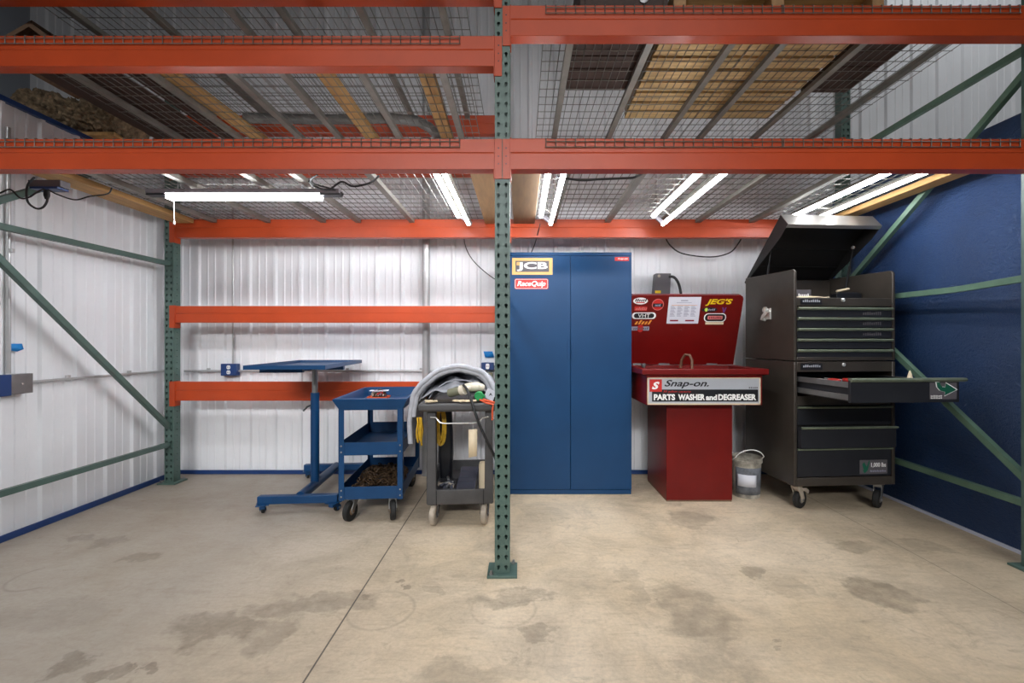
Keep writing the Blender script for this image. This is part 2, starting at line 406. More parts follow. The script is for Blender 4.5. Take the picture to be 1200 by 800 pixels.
def frame(label, fx, fy, bx, by, cell):
    """upright frame: front post at (fx, fy), back post at (bx, by)"""
    global _post
    t = thing('upright_frame', label, 'rack frame', (fx, fy, 0), 0, 'uprights of the pallet rack')
    D = Vector((bx - fx, by - fy, 0))
    for k, off in enumerate((Vector((0, 0, 0)), D)):
        if _post is None:
            p = post_mesh().build('post', 'green', t, angle=30); _post = p
        else:
            p = _post.copy(); C.objects.link(p); p.parent = t
        p.location = (off.x, off.y, .0127)
        bp = MB().box(off.x - .075, off.x + .075, off.y - .035, off.y + PD + .035, 0, .0127).build('base_plate', 'green', p, bevel=.002)
        bp.location = -Vector((off.x, off.y, .0127))
        bp.location = (0, 0, 0); bp.data.transform(Matrix.Translation((-off.x, -off.y, -.0127)))
        for sx, sy in ((-.055, -.018), (.055, PD + .018)):
            bo = MB().lathe([(.011, .0), (.011, .008), (.006, .009), (.006, .02)], (sx, sy, 0), 6).build('bolt', 'steel', p)
    y0, y1 = PD, D.y
    sl = D.x / D.y
    for (a, za), (b, zb) in cell:
        pa = Vector((sl * (y0 + (y1 - y0) * a), y0 + (y1 - y0) * a, za)); pb = Vector((sl * (y0 + (y1 - y0) * b), y0 + (y1 - y0) * b, zb))
        mb = MB()
        if (za, zb) == (1.512, 1.512):            # the bent strut
            m1 = pa.lerp(pb, .28) + Vector((.018, 0, -.012)); m2 = pa.lerp(pb, .36) + Vector((.02, 0, -.012))
            mb.bar(pa, m1, .03, .036); mb.bar(m1, m2, .03, .036); mb.bar(m2, pb, .03, .036)
        else:
            d = (pb - pa).normalized(); e = Vector((1, 0, 0)); n_ = d.cross(e)
            mb.bar(pa - n_ * .0165, pb - n_ * .0165, .032, .003); mb.bar(pa + n_ * .0165, pb + n_ * .0165, .032, .003)
            mb.bar(pa - e * .0145, pb - e * .0145, .003, .036) if False else mb.bar(pa + e * (.0145 if fx < 0 else -.0145), pb + e * (.0145 if fx < 0 else -.0145), .003, .036)
        mb.build('brace', 'green2' if fx > 1 else 'green', t, bevel=.0008)
    return t
FY, BY = 2.297, 3.775
XL, XC, XR = -2.915, -.092, 2.650
frame('green upright frame in the left corner, before the white side wall', XL, FY, XL - .003, BY,
      [((0, .327), (1, .327)), ((0, 1.825), (1, 1.825)), ((.0, 1.80), (1, .47)), ((0, 1.86), (1, 2.76))])
frame('green upright frame with the perforated post standing free mid floor', XC, FY, -.122, BY,
      [((0, .33), (1, .33)), ((0, .45), (1, 1.5)), ((0, 1.52), (1, 1.52)), ((0, 2.62), (1, 1.6)), ((0, 2.72), (1, 2.72))])
frame('green upright frame against the blue wall at the right edge', XR, FY, 2.70, BY,
      [((0, .33), (1, .33)), ((0, .45), (1, 1.48)), ((0, 1.512), (1, 1.512)), ((0, 2.60), (1, 1.64)), ((0, 2.715), (1, 2.715))])

def crossbeam(label, x0, x1, top, back=False, h=.152, face=None):
    y = (BY + .006 if back else FY - .012) if face is None else face
    t = thing('crossbeam', label, 'rack beam', ((x0 + x1) / 2, y, top - h), 0, 'orange beams of the pallet rack')
    hw = (x1 - x0) / 2
    prof = [(0, 0), (.066, 0), (.066, h - .042), (.04, h - .042), (.04, h), (0, h), (0, h * .56), (.003, h * .545), (0, h * .53)]
    MB().prism(prof, 'x', -hw + .002, hw - .002).build('beam', 'orange', t, bevel=.003)
    for s in (-1, 1):
        mb = MB()
        a, b_ = (hw - .002, hw + .0375)
        lo, hi = -.045, h + .004
        x_a, x_b = (s * a, s * b_) if s > 0 else (s * b_, s * a)
        if back:       # angle bracket over the side of the post
            mb.box(x_a, x_b - .0 if s > 0 else x_b, -.009, -.0065, lo, hi)
            mb.box(s * hw - (.006 if s > 0 else .0), s * hw + (.0 if s > 0 else .006), -.009, .06, lo, hi)
        else:
            mb.box(x_a, x_b, .0075, .0115, lo, hi)
            mb.box(s * hw - (.005 if s > 0 else 0), s * hw + (0 if s > 0 else .005), 0.0, .066, lo, hi)
        c = mb.build('end_connector', 'orange', t, bevel=.001)
        if not back:
            cx = s * (hw + .02)
            for zz, w_ in ((h * .72, .004), (h * .45, .0035), (h * .2, .0035)):
                MB().lathe([(w_, .0), (w_, -.0007)], (cx, .0073, zz), 8, 'y').build('rivet', 'sblack', c)
    return t
IL = XL + PW/2 + .001; IC0 = XC - PW/2 - .001; IC1 = XC + PW/2 + .001; IR = XR - PW/2 - .001
BC0, BC1 = -.122 - PW/2 - .001, -.122 + PW/2 + .001
L1, L2L, L2R, L3L = 2.197, 2.715, 2.868, 3.06
crossbeam('lowest orange front beam of the left bay, in line with the lights', IL, IC0, L1)
crossbeam('lowest orange front beam of the right bay, above the red parts washer', IC1, IR, L1)
crossbeam('middle orange front beam of the left bay, above the netting roll', IL, IC0, L2L)
crossbeam('upper orange front beam of the right bay, under the pallet', IC1, IR, L2R)
crossbeam('topmost orange front beam of the left bay, cut by the upper edge', IL, IC0, L3L)
crossbeam('orange rear beam of the left bay just under the horizontal light', IL, BC0, L1, True)
crossbeam('orange rear beam of the right bay above the blue cabinet', BC1, 2.66, L1, True)
crossbeam('orange rear beam of the left bay hidden behind the wire decks', IL, BC0, L2L, True)
crossbeam('orange rear beam of the right bay behind the pallet', BC1, 2.66, L2R, True)
crossbeam('highest orange rear beam of the left bay, seen through the mesh', IL, BC0, L3L, True)
crossbeam('orange rear beam halfway up the white wall', IL, BC0, 1.475, True, .138)
crossbeam('lowest orange rear beam, behind the blue tilting table', IL, BC0, .845, True, .158)

DW = 1.19
def make_deck():
    t = thing('wire_deck', '', 'wire deck', (0, 0, 0), 0, 'wire mesh decks on the rack')
    mb = MB(); r = .0026; dy = BY + .05 - FY
    nx = 24; sp = DW / nx
    for i in range(nx + 1):
        x = -DW/2 + r + i * (DW - 2 * r) / nx
        pts = [(x, dy - .005, -.040), (x, dy, .0), (x, dy - .012, .004), (x, -.008, .004), (x, -.0165, -.001), (x, -.0165, -.044)]
        mb.tube(pts[1:], r, 4)
    ny = 15
    for k in range(ny):
        y = .045 + k * .1
        mb.cyl((-DW/2, y, .0085 - .009), (DW/2, y, -.0005), r, 4)
    for z in (-.016, -.043):
        mb.cyl((-DW/2, -.0195, z), (DW/2, -.0195, z), r, 4)
    mb.build('mesh', 'wire', t, angle=60)
    for x in (-.445, 0, .46):
        c = MB()
        w, h = .04, .034
        c.prism([(-w/2, -.004), (-w/2, -h), (-w/2 + .003, -h), (-w/2 + .003, -.007), (w/2 - .003, -.007), (w/2 - .003, -h), (w/2, -h), (w/2, -.004)], 'y', .052, dy - .055).move((x, 0, 0))
        c.box(x - w/2 + .003, x + w/2 - .003, .052, dy - .055, -h, -h + .003)
        c.build('support_channel', 'galvdull', t)
    return t
deck0 = make_deck(); first = True
for x, z, lab in ((-.303 - DW/2, L1, 'lowest wire deck of the left bay next to the centre post'),
                  (-1.497 - DW/2, L1, 'lowest wire deck of the left bay at its outer end, over the horizontal light'),
                  (-.303 - DW/2, L2L, 'second-level wire deck beside the centre post, left of it, under two pine planks'),
                  (-1.497 - DW/2, L2L, 'second-level wire deck at the far left, under the dark boards'),
                  (-.303 - DW/2, L3L, 'topmost wire deck left of the centre post'),
                  (-1.497 - DW/2, L3L, 'topmost wire deck at the far left'),
                  (.125 + DW/2, L1, 'lowest wire deck of the right bay, over the blue cabinet'),
                  (1.318 + DW/2, L1, 'lowest wire deck of the right bay, over the grey tool chest'),
                  (.125 + DW/2, L2R, 'upper wire deck of the right bay, under the dark crate'),
                  (1.318 + DW/2, L2R, 'upper wire deck at the right end, before the bare white wall')):
    d = deck0 if first else copy_tree(deck0); first = False
    d.location = (x, FY, z); d['label'] = lab

# ------------------------------------------------------------------ boards and goods on the rack
def board(name, label, x0, x1, y0, y1, z0, z1, m, cat='board', group=None, rz=0.0):
    t = MB().box(-(x1-x0)/2, (x1-x0)/2, -(y1-y0)/2, (y1-y0)/2, 0, z1 - z0).build(name, m, bevel=.002)
    t.location = ((x0+x1)/2, (y0+y1)/2, z0); t.rotation_euler = (0, 0, rz)
    return tag(t, label, cat, group)
g = 'filler boards between decks and posts'
board('filler_board', 'flat wooden board beside the centre post, on its left', -.295, -.128, 2.36, 3.79, L1 - .04, L1 - .002, 'ply', group=g)
board('filler_board', 'flat brown board beside the centre post, on its right', -.058, .117, 2.36, 3.79, L1 - .04, L1 - .002, 'plydark', group=g)
board('filler_board', 'pine board along the left wall above the corner post', -2.86, -2.70, 2.36, 3.76, L1 - .04, L1 - .002, 'wood', group=g)
board('filler_board', 'pine board along the blue wall beside the last light', 2.515, 2.625, 2.38, 3.76, L1 - .04, L1 - .002, 'wood', group=g)
g = 'pine planks on the second deck'
zt = L2L + .0066
board('plank', 'narrow pine plank nearest the centre post, on the second left deck', -.60, -.51, 2.43, 3.75, zt, zt + .038, 'wood', 'plank', g, R(1))
board('plank', 'pine plank halfway along the second left deck', -1.18, -1.09, 2.43, 3.75, zt, zt + .038, 'wood', 'plank', g)
board('plank', 'pine plank on the second left deck beside the dark boards', -2.07, -1.97, 2.43, 3.75, zt, zt + .038, 'wood', 'plank', g, R(-2))
g = 'dark boards on the second deck'
for k, (a, b_) in enumerate(((-2.78, -2.63), (-2.62, -2.47), (-2.46, -2.33), (-2.27, -2.18))):
    board('dark_board', ['outermost dark brown board at the left end of the second deck', 'dark brown board second from the left end of the second deck', 'dark brown board left of the narrow bright gap', 'narrow dark brown board right of the bright gap'][k],
          a, b_, 2.44 + .02 * k, 3.5 + .06 * k, zt, zt + .03, 'darkwood', 'board', g)
# a warped board end whose corner sticks up at the far left
t = MB().box(0, .25, 0, .5, -.024, 0, Matrix.Translation((0, 0, .165)) @ Matrix.Rotation(R(37), 4, 'Y')).box(-.27, .016, .002, .502, -.024, 0, Matrix.Translation((0, 0, .165)) @ Matrix.Rotation(R(-30), 4, 'Y')).build('angled_board', 'woodgrey', bevel=.002)
t.location = (-2.64, 2.44, zt + .012)
tag(t, 'brown board folded to a peak on the middle beam at the far left', 'board')
t = MB().tube([(-2.0, 3.3, zt + .04), (-1.4, 3.32, zt + .04), (-.95, 3.30, zt + .04), (-.76, 3.34, zt + .04), (-.69, 3.44, zt + .04), (-.66, 3.56, zt + .04), (-.65, 3.72, zt + .04)], .036, 14).build('flexible_duct', 'duct')
t.location = (0, 0, 0); tag(t, 'grey flexible duct lying across the second left deck', 'duct')
t.location.z = L3L - L2L + .03
t.location.z = .0
# move the planks aside of the duct: the duct rests on the planks
t.location.z = .038 + .0
# right bay, upper level
zt = L2R + .0066
t = thing('crate', 'dark brown wooden crate next to the centre post on the upper deck', 'crate', (.53, 2.33, zt))
mb = MB()
for k in range(6): mb.box(-.225, .225, k * .125, k * .125 + .115, 0, .018)
mb.build('bottom_slat', 'darkwood', t, bevel=.002)
MB().box(-.225, -.2, 0, .74, .018, .26).box(.2, .225, 0, .74, .018, .26).box(-.2, .2, 0, .02, .018, .26).box(-.2, .2, .72, .74, .018, .26).build('side', 'darkwood', t, bevel=.002)
MB().lathe([(.022, 0), (.022, -.008), (.012, -.01)], (.1, 0, .055), 14, 'y').build('cap', 'steel', t)
t = thing('pallet', 'pale wooden pallet of boards on the upper right deck', 'pallet', (1.335, 2.34, zt))
for k in range(9):
    y = k * .128
    MB().box(-.545, .545, y, y + .098, 0, .018).build('bottom_board', 'woodx', t, bevel=.0015)
for x in (-.525, -.02, .50):
    MB().box(x - .02, x + .045 if x < .4 else x + .04, .005, 1.115, .018, .105).build('stringer', 'ply', t, bevel=.002)
for k in range(7):
    y = k * .165
    MB().box(-.545, .545, y, y + .13, .105, .123).build('top_board', 'woodx', t, bevel=.0015)
t = thing('slatted_panel', 'dark slatted panel lying flat beside the pale pallet', 'panel', (2.06, 2.36, zt))
mb = MB()
for k in range(5): mb.box(-.15, .16, k * .15, k * .15 + .14, 0, .016)
mb.build('slat', 'darkwood', t, bevel=.002)
MB().box(-.15, -.11, 0, .74, .016, .03).box(.12, .16, 0, .74, .016, .03).build('rail', 'darkwood', t)

# roll of netting on top of the left partition
def roll(u, v):
    a = 2 * math.pi * u; x = -.42 + .84 * v
    r = .148 - .03 * v + .02 * math.sin(v * 9)
    e = min(v, 1 - v) / .09
    if e < 1: r *= max(.08, math.sqrt(max(0, 1 - (1 - e) ** 2)))
    p = Vector((x * 15, math.cos(a) * 1.7, math.sin(a) * 1.7))
    nn = noise.noise(p) * .028 + noise.noise(p * 2.7) * .024 + abs(noise.noise(p * 4.1)) * .016 + .010 * math.sin(x * 70 + 5 * math.sin(a * 2) + 9 * noise.noise(p))
    r += nn if e > .5 else 0
    return (x, r * 1.05 * math.cos(a), r * math.sin(a) * (.9 if math.sin(a) < 0 else 1.0))
t = MB().grid(roll, 110, 150).build('netting_roll', 'net')
t.location = (-3.18, 3.32, 2.80); t.rotation_euler = (0, R(5), 0)
tag(t, 'shaggy brown roll of netting on top of the left wall', 'netting')
board('wood_block', 'small pale wood offcut under the right end of the netting roll', -3.12, -2.86, 3.2, 3.44, 2.63, 2.655, 'wood', 'wood offcut')

# ------------------------------------------------------------------ lights under the deck
def light(label, loc, rz, tilt, kind=0, ln=1.2, gap=.049):
    t = thing('shop_light', label, 'light', loc, rz, 'shop lights hung under the lowest decks')
    T = Matrix.Rotation(tilt, 4, 'Y')
    if kind == 0:
        for x, m, r in ((-gap, 'led', .017), (gap, 'led2', .014)):
            MB().prism([(x - r, 0), (x - r * .6, .022), (x + r * .6, .022), (x + r, 0)], 'y', -ln/2, ln/2, T).build('housing', 'galvdull', t, bevel=.002)
            MB().prism([(x + r * math.cos(R(a)), -.001 - r * 1.3 * math.sin(R(a))) for a in range(0, 181, 18)], 'y', -ln/2 + .03, ln/2 - .03, T).build('tube', m, t)
        for y in (-ln/2, ln/2 - .02):
            MB().prism([(-gap - .02, -.006), (-gap - .012, .024), (gap + .012, .024), (gap + .02, -.006)], 'y', y, y + .02, T).build('end_cap', 'sgrey', t, bevel=.002)
    else:
        MB().box(-.03, .03, -ln/2, ln/2, .006, .034).build('housing', 'sgrey', t, bevel=.003)
        MB().prism([(-.032, .004), (-.024, -.026), (.024, -.026), (.032, .004)], 'y', -.475, .475).build('lens', 'led', t)
        MB().box(-.028, .028, .475, ln/2, -.006, .006).box(-.028, .028, -ln/2, -.475, -.006, .006).build('end_cap', 'sblack', t, bevel=.002)
        MB().tube([(.03, .468, -.02), (.034, .468, -.15)], .0022, 6).lathe([(.002, .0), (.006, -.008), (.007, -.02), (.003, -.026)], (.034, .468, -.148), 10).build('pull_cord', 'white', t)
    LZ = L1 - loc[2] + .004
    if kind == 0:
        for y in (-.42, .42): MB().box(-gap, gap, y - .008, y + .008, .018, .024, T).build('cross_bar', 'galvdull', t)
    for y in (-.42, .42):
        MB().tube([(0, y, .02), (0, y, LZ)], .003, 6).build('hook', 'steel', t)
    return t
light('horizontal shop light across the left bay with a white pull cord', (-1.72, 2.84, 2.092), R(90), 0, 1)
light('shop light nearest the centre post on its left side', (-.445, 2.97, 2.13), R(-.5), R(38))
light('shop light just right of the centre post, over the cabinet', (.20, 2.97, 2.13), 0, R(40))
light('shop light over the red parts washer', (1.075, 2.97, 2.13), 0, R(42))
light('rightmost shop light, running along the blue wall above the chest', (2.215, 2.975, 2.155), 0, 0, 0, 1.2, .108)

# ------------------------------------------------------------------ cords and wall fittings
def cord(name, label, pts, r=.005, m='cord', cat='cord'):
    # smooth the given points
    P = [Vector(p) for p in pts]; out = []
    for i in range(len(P) - 1):
        p0, p1, p2, p3 = P[max(i-1, 0)], P[i], P[i+1], P[min(i+2, len(P)-1)]
        for k in range(8):
            s = k / 8
            out.append(.5 * ((2*p1) + (p2-p0)*s + (2*p0-5*p1+4*p2-p3)*s*s + (3*p1-p0-3*p2+p3)*s**3))
    out.append(P[-1]); c = sum(out, Vector()) / len(out)
    o = MB().tube([p - c for p in out], r, 7).build(name, m); o.location = c
    return tag(o, label, cat)
cord('cord', 'black cord sagging along the white wall above the red washer', [at(779, 276, 3.9), at(785, 287, 3.95), at(800, 297, 4.0), at(832, 301, 4.0), at(855, 296, 4.0), at(866, 284, 3.95), at(870, 276, 3.9)], .006)
cord('cord', 'thin black cord curving down the wall left of the centre post', [at(543, 270, 3.88), at(546, 290, 3.95), at(557, 308, 4.0), at(580, 327, 4.03), at(598, 333, 4.03)], .004)
cord('cord', 'thin black cord dropping behind the blue cabinet', [at(633, 262, 3.72), at(631, 270, 3.72), at(627, 285, 3.9), at(622, 298, 4.0), at(620, 310, 4.02)], .004)
cord('cord', 'black cord looped under the left deck near the horizontal light', [at(362, 212, 2.75), at(370, 219, 2.8), at(385, 222, 2.8), at(400, 213, 2.75), at(412, 218, 2.75), at(424, 217, 2.75), at(436, 213, 2.7), at(444, 206, 2.62)], .006)
cord('cord', 'black cord running from the horizontal light to the deck', [at(396, 230, 2.86), at(402, 227, 2.84), at(388, 221, 2.8), at(370, 216, 2.76), at(364, 210, 2.72), at(372, 205, 2.66)], .005)
cord('cord', 'black cord strung under the right deck between two lights', [at(652, 207, 2.66), at(680, 211, 2.7), at(700, 210, 2.7), at(725, 209, 2.7), at(742, 208, 2.7), at(752, 204, 2.62)], .007)
t = thing('power_strip', 'dark power strip fixed under the beam at the left edge', 'power strip', at(58, 222, 2.55))
MB().box(-.09, .09, -.03, .03, .006, .045).build('body', 'sgrey', t, bevel=.003)
MB().box(-.075, .08, -.036, .03, -.006, .006).build('socket_rail', 'blue_trim', t, bevel=.002)
MB().lathe([(.014, 0), (.014, -.03), (.008, -.05)], (-.01, -.005, -.006), 12).build('plug', 'cord', t)
c0 = at(58, 222, 2.55)
def rel(px, py, d): return at(px, py, d)
cord('cord', 'black cord looping down from the power strip plug', [at(55.5, 228, 2.54), at(55, 236, 2.53), at(50, 243, 2.52), at(42, 244, 2.52), at(33, 237, 2.52), at(31, 226, 2.52), at(33, 216, 2.5), at(40, 208, 2.46)], .0055)
cord('cord', 'thin black cord sagging from the power strip to the pine board', [at(56, 222, 2.52), at(68, 228, 2.55), at(88, 234, 2.6), at(105, 230, 2.62), at(126, 227, 2.66), at(131, 220, 2.68)], .004)
cord('cord', 'black cord leaving the power strip towards the left edge', [at(52, 221, 2.52), at(42, 226, 2.5), at(34, 231, 2.5), at(24, 232, 2.5), at(12, 222, 2.5), at(0, 226, 2.5), at(-14, 228, 2.5)], .0045)

CY = WY - .032
def conduit(label, p0, p1, r=.011, clips=()):
    t = thing('conduit', label, 'conduit', p0)
    d = Vector(p1) - Vector(p0)
    MB().cyl((0, 0, 0), d, r, 12).build('pipe', 'conduit', t)
    for f in clips:
        c = d * f
        if abs(d.x) > abs(d.z) and abs(d.x) > abs(d.y): MB().box(c.x - .012, c.x + .012, -.004, .014, -.014, .026).build('clip', 'conduit', t, bevel=.002)
        elif abs(d.y) > abs(d.z): MB().box(-.014, .004, c.y - .012, c.y + .012, -.014, .026).build('clip', 'conduit', t, bevel=.002)
        else: MB().box(-.014, .026, -.004, .014, c.z - .012, c.z + .012).build('clip', 'conduit', t, bevel=.002)
    return t
ZC = EYE + (VY - 434.5) * CY / F
conduit('thin grey conduit running level along the white back wall', (-2.99, CY, ZC), (-.36, CY, ZC), .0095, (.08, .3, .55, .8))
conduit('thin conduit rising from the blue outlet on the back wall', at(273, 426, CY), at(273, 205, CY), .008, (.3, .7))
conduit('conduit along the left wall at outlet height', (LX + .034, 2.82, .928), (LX + .034, 4.02, .928), .0095, (.2, .6, .92))
conduit('vertical conduit at the left edge above the grey junction box', (LX + .034, 2.70, .99), (LX + .034, 2.70, 2.45), .012, (.5,))
t = thing('steel_pipe', 'thick grey steel pipe standing against the back wall', 'pipe', (-.835, WY - .06, 0))
MB().cyl((0, 0, .012), (0, 0, 4.2), .034, 24).build('pipe', 'conduit', t)
MB().lathe([(.038, 0), (.038, .012), (.035, .014)], (0, 0, 0), 20).build('flange', 'conduit', t)
def outlet(label, x, z, w, h, m, double=True):
    t = thing('outlet_box', label, 'outlet', (x, WY - .02, z))
    MB().box(-w/2, w/2, -.05, 0, -h/2, h/2).build('box', m, t, bevel=.003)
    for dz in ((-.022, .022) if double else (0,)):
        s = plate(.032, .034 if double else .05, .012, .003, -.05).move((0, 0, dz)).build('socket', 'white', t)
        MB().box(-.008, -.005, -.0545, -.053, dz - .006, dz + .006).box(.005, .008, -.0545, -.053, dz - .006, dz + .006).build('slot', 'sblack', s)
    return t
p = at(269.5, 433, 4.03); outlet('navy blue double outlet box on the back wall conduit', p.x, p.z, .14, .105, 'blue_trim')
p = at(571.5, 429, 4.03); outlet('navy outlet box on the back wall beside the centre post', p.x, p.z, .11, .065, 'blue_trim', False)
t = thing('wall_panel_box', 'small olive metal box under the outlet by the centre post', 'metal box', at(570, 442.5, 4.06))
MB().box(-.075, .06, -.05, 0, -.06, .05).build('box', 'olive', t, bevel=.003)
MB().box(-.05, .05, -.054, -.05, -.045, .038).build('cover', 'olive', t, bevel=.001)
t = thing('junction_box', 'grey junction box with a navy socket front on the left wall', 'junction box', (LX + .02, 2.745, .925))
MB().box(0, .05, -.06, .06, -.06, .06).build('box', 'steel', t, bevel=.003)
MB().box(.0, .052, -.16, -.06, -.065, .06).build('socket_box', 'blue_trim', t, bevel=.003)
MB().cyl((.05, .0, 0), (.053, 0, 0), .007, 12).build('screw', 'chrome', t)
for lab, o in (('torn strip of blue tape on the left wall', MB().add([(0, -.03, .022), (0, .035, .022), (0, .045, -.012), (0, .01, -.026), (0, -.027, -.02), (0, -.045, 0)], [(0, 1, 2, 3, 4, 5)])),):
    t = o.build('masking_tape', 'tape', solid=.001); t.location = (LX + .022, 2.75, 1.145); tag(t, lab, 'tape')
t = MB().add([(-.045, 0, .03), (.035, 0, .03), (.05, 0, -.02), (-.03, 0, -.024)], [(0, 1, 2, 3)]).build('masking_tape', 'tape', solid=.001)
t.location = at(572.5, 415.5, WY - .022); tag(t, 'scrap of blue tape above the outlet by the centre post', 'tape')

# ------------------------------------------------------------------ blue storage cabinet
CX0, CX1, CF, CT = -.083, .857, 3.51, 1.865
t = thing('storage_cabinet', 'tall blue two-door metal cabinet behind the centre post', 'cabinet', ((CX0 + CX1) / 2, CF, 0))
w2 = (CX1 - CX0) / 2; DX = (CX0 + CX1) / 2
MB().box(-w2 + .002, w2 - .002, .022, .235, .012, CT).box(-w2 + .06, w2 - .002, .235, .47, .012, CT).build('body', 'cab_blue', t, bevel=.003)
MB().box(-w2, w2, -.001, .235, CT, CT + .003).box(-w2, w2, .0, .03, CT - .022, CT).build('top_rail', 'cab_blue', t, bevel=.002)
MB().box(-w2 + .002, w2 - .002, .004, .03, .0, .035).build('plinth', 'cab_blue', t, bevel=.002)
sx = (668.6 - VX) * CF / F - DX
for a, b_, s in ((-w2, sx - .0015, 1), (sx + .0015, w2, -1)):
    d = MB().box(a, b_, 0, .02, .038, CT - .024).build('door', 'cab_blue', t, bevel=.002)
    hx = sx + .02 if s < 0 else sx - .014
    MB().prism(rrect(.018, .13, .008), 'y', -.006, 0).move((hx, 0, EYE - .065)).build('handle', 'cart_blue', d, bevel=.001)
def sticker(name, parent, w, h, m, loc, r=.002, y=0.0, label=None):
    o = plate(w, h, r, .0009).build(name, m, parent)
    o.location = loc
    if label: o['label'] = label
    return o
def onface(px0, py0, px1, py1, d, org):
    a = at(px0, py0, d); b = at(px1, py1, d)
    return abs(b.x - a.x), abs(a.z - b.z), Vector(((a.x + b.x) / 2 - org.x, 0, (a.z + b.z) / 2 - org.z))
org = Vector((DX, CF, 0))
w, h, c = onface(600, 302.2, 647.5, 321.8, CF, org)
s = sticker('sticker', t, w, h, 'jcby', c, label='yellow bordered badge sticker')
ip = plate(w * .83, h * .66, .001, .0005, -.0009).build('panel', 'sgrey', s)
l = text('JCB', w * .76, h * .54, 0, .035).move((0, -.0014, -.002)).build('lettering', 'white', s, flat=True)
plate(w * .085, h * .2, .0008, .001, -.0016).move((-w * .345, 0, h * .16)).build('square', 'jcby', s)
w, h, c = onface(603, 326.4, 642.5, 338.6, CF, org)
s = sticker('sticker', t, w, h, 'sred', c, .012, label='red rounded sticker with white italic lettering')
MB().loft([[(x, -.0012, z) for x, z in rrect(w * .97, h * .9, .011)], [(x, -.0012, z) for x, z in rrect(w * .95, h * .84, .010)]], caps=False).build('border', 'white', s)
text('RaceQuip', w * .84, h * .64, .28, .025).move((0, -.0012, -.003)).build('lettering', 'white', s, flat=True)
w, h, c = onface(720.5, 301, 737, 305.6, CF, org)
s = sticker('sticker', t, w, h, 'sred', c, .002, label='small red maker tag in the upper right corner')
text('Snap-on', w * .7, h * .5, .25, .02).move((.006, -.0011, 0)).build('lettering', 'white', s, flat=True)
# crumpled film left on top
def film(u, v):
    x = -.19 + .40 * u; y = -.09 + .18 * v
    e = math.sin(math.pi * u) ** .5 * math.sin(math.pi * v) ** .5
    return (x, y, .002 + e * (.003 + .016 * (noise.noise(Vector((x * 9, y * 12, 1))) + .5) + .012 * math.sin(u * 11) ** 2))
t = MB().grid(film, 30, 14).build('plastic_film', 'film', solid=.001); t.location = (.48, 3.62, CT + .004)
tag(t, 'crumpled clear plastic film lying on the blue cabinet', 'plastic film')

# ------------------------------------------------------------------ parts washer
WX0, WX1 = .868, 1.772
t = thing('parts_washer', 'red parts washer with raised lid and lettered front', 'parts washer', (1.318, 3.35, 0))
org = Vector((1.318, 3.35, 0))
px0, px1 = 1.075 - org.x, 1.56 - org.x
MB().box(px0, px1, 0, .50, .012, .73).build('pedestal', 'red', t, bevel=.003)
MB().box(px0 + .003, px1 - .003, .003, .497, 0, .012).build('toe_strip', 'woodgrey', t)
yf = 3.262 - 3.35; yb = 3.79 - 3.35
x0, x1 = WX0 - org.x, WX1 - org.x
MB().rects([(x0 + .035, x1 - .038, yf, yb, .722), (x0 + .035, x1 - .038, yf, yb, .935), (x0, x1, yf - .02, yb + .012, .945), (x0, x1, yf - .02, yb + .012, .982), (x0 + .006, x1 - .006, yf - .014, yb + .006, .985),
            (x0 + .055, x1 - .055, yf + .03, yb - .03, .982), (x0 + .065, x1 - .065, yf + .04, yb - .04, .80)]).build('sink', 'red', t, bevel=.004)
# lid, hinged at the back rim and leaning forward
Lb = Vector((0, yb - .005, .988)); Lt = Vector((0, yb - .005 - .185, .988 + .558))
ll = (Lt - Lb).length; dv = (Lt - Lb).normalized(); du = Vector((1, 0, 0)); dn = du.cross(dv)     # dn points to the viewer? (x cross up = -y side)
LM = Matrix(((du.x, -dn.x, dv.x, Lb.x), (du.y, -dn.y, dv.y, Lb.y), (du.z, -dn.z, dv.z, Lb.z), (0, 0, 0, 1)))
# in lid space: x across, y into the lid (away from the viewer), z up the lid
lw0, lw1 = x0 + .002, x1 - .002
pr = [(lw0, 0), (lw1, 0), (lw1, ll - .03), (lw1 - .009, ll - .009), (lw1 - .03, ll), (lw0 + .03, ll), (lw0 + .009, ll - .009), (lw0, ll - .03)]
lid = MB().prism(pr, 'y', 0, .006).xf(LM).build('lid', 'red', t)
mb = MB()
mb.box(lw0 + .02, lw1 - .02, .006, .05, ll - .012, ll).box(lw0, lw0 + .005, .006, .05, .02, ll - .03).box(lw1 - .005, lw1, .006, .05, .02, ll - .03)
mb.xf(LM).build('lid_flange', 'red', lid)
for fx in (.12, .36, .8):
    xx = lw0 + (lw1 - lw0) * fx
    MB().box(xx - .045, xx + .045, yb - .012, yb - .002, .983, .998).build('hinge', 'steel', t, bevel=.001)
def lidpt(px, py):
    """where the sight line of a photo pixel meets the lid plane, in lid space (x, z)"""
    e = Vector((0, 0, EYE)); r = (at(px, py, 1.0) - e)
    p0 = org + Lb; n = dn
    s = (p0 - e).dot(n) / r.dot(n); q = e + r * s - p0
    return q.dot(du), q.dot(dv)
def lidbox(px0, py0, px1, py1):
    a = lidpt(px0, py1); b = lidpt(px1, py0); a2 = lidpt(px0, py0)
    xa = (a[0] + a2[0]) / 2
    return (xa + b[0]) / 2, (a[1] + b[1]) / 2, abs(b[0] - xa), abs(b[1] - a[1])
def onlid(mb, x, z, lift=0.0): return mb.move((x, -.0003 - lift, z)).xf(LM)
def scrib(w, h, n, slant=.0):
    """illegible small print: a row of short strokes"""
    mb = MB(); rnd = random.Random(n * 31 + int(w * 1e4))
    for k in range(n):
        x = -w/2 + (k + .5) * w / n
        hh = h * rnd.choice((.7, .8, 1, 1)); ww = w / n * .62
        mb.prism([(x - ww/2, -h/2), (x + ww/2, -h/2), (x + ww/2 + slant * hh, -h/2 + hh), (x - ww/2 + slant * hh, -h/2 + hh)], 'y', -.0005, 0)
    return mb
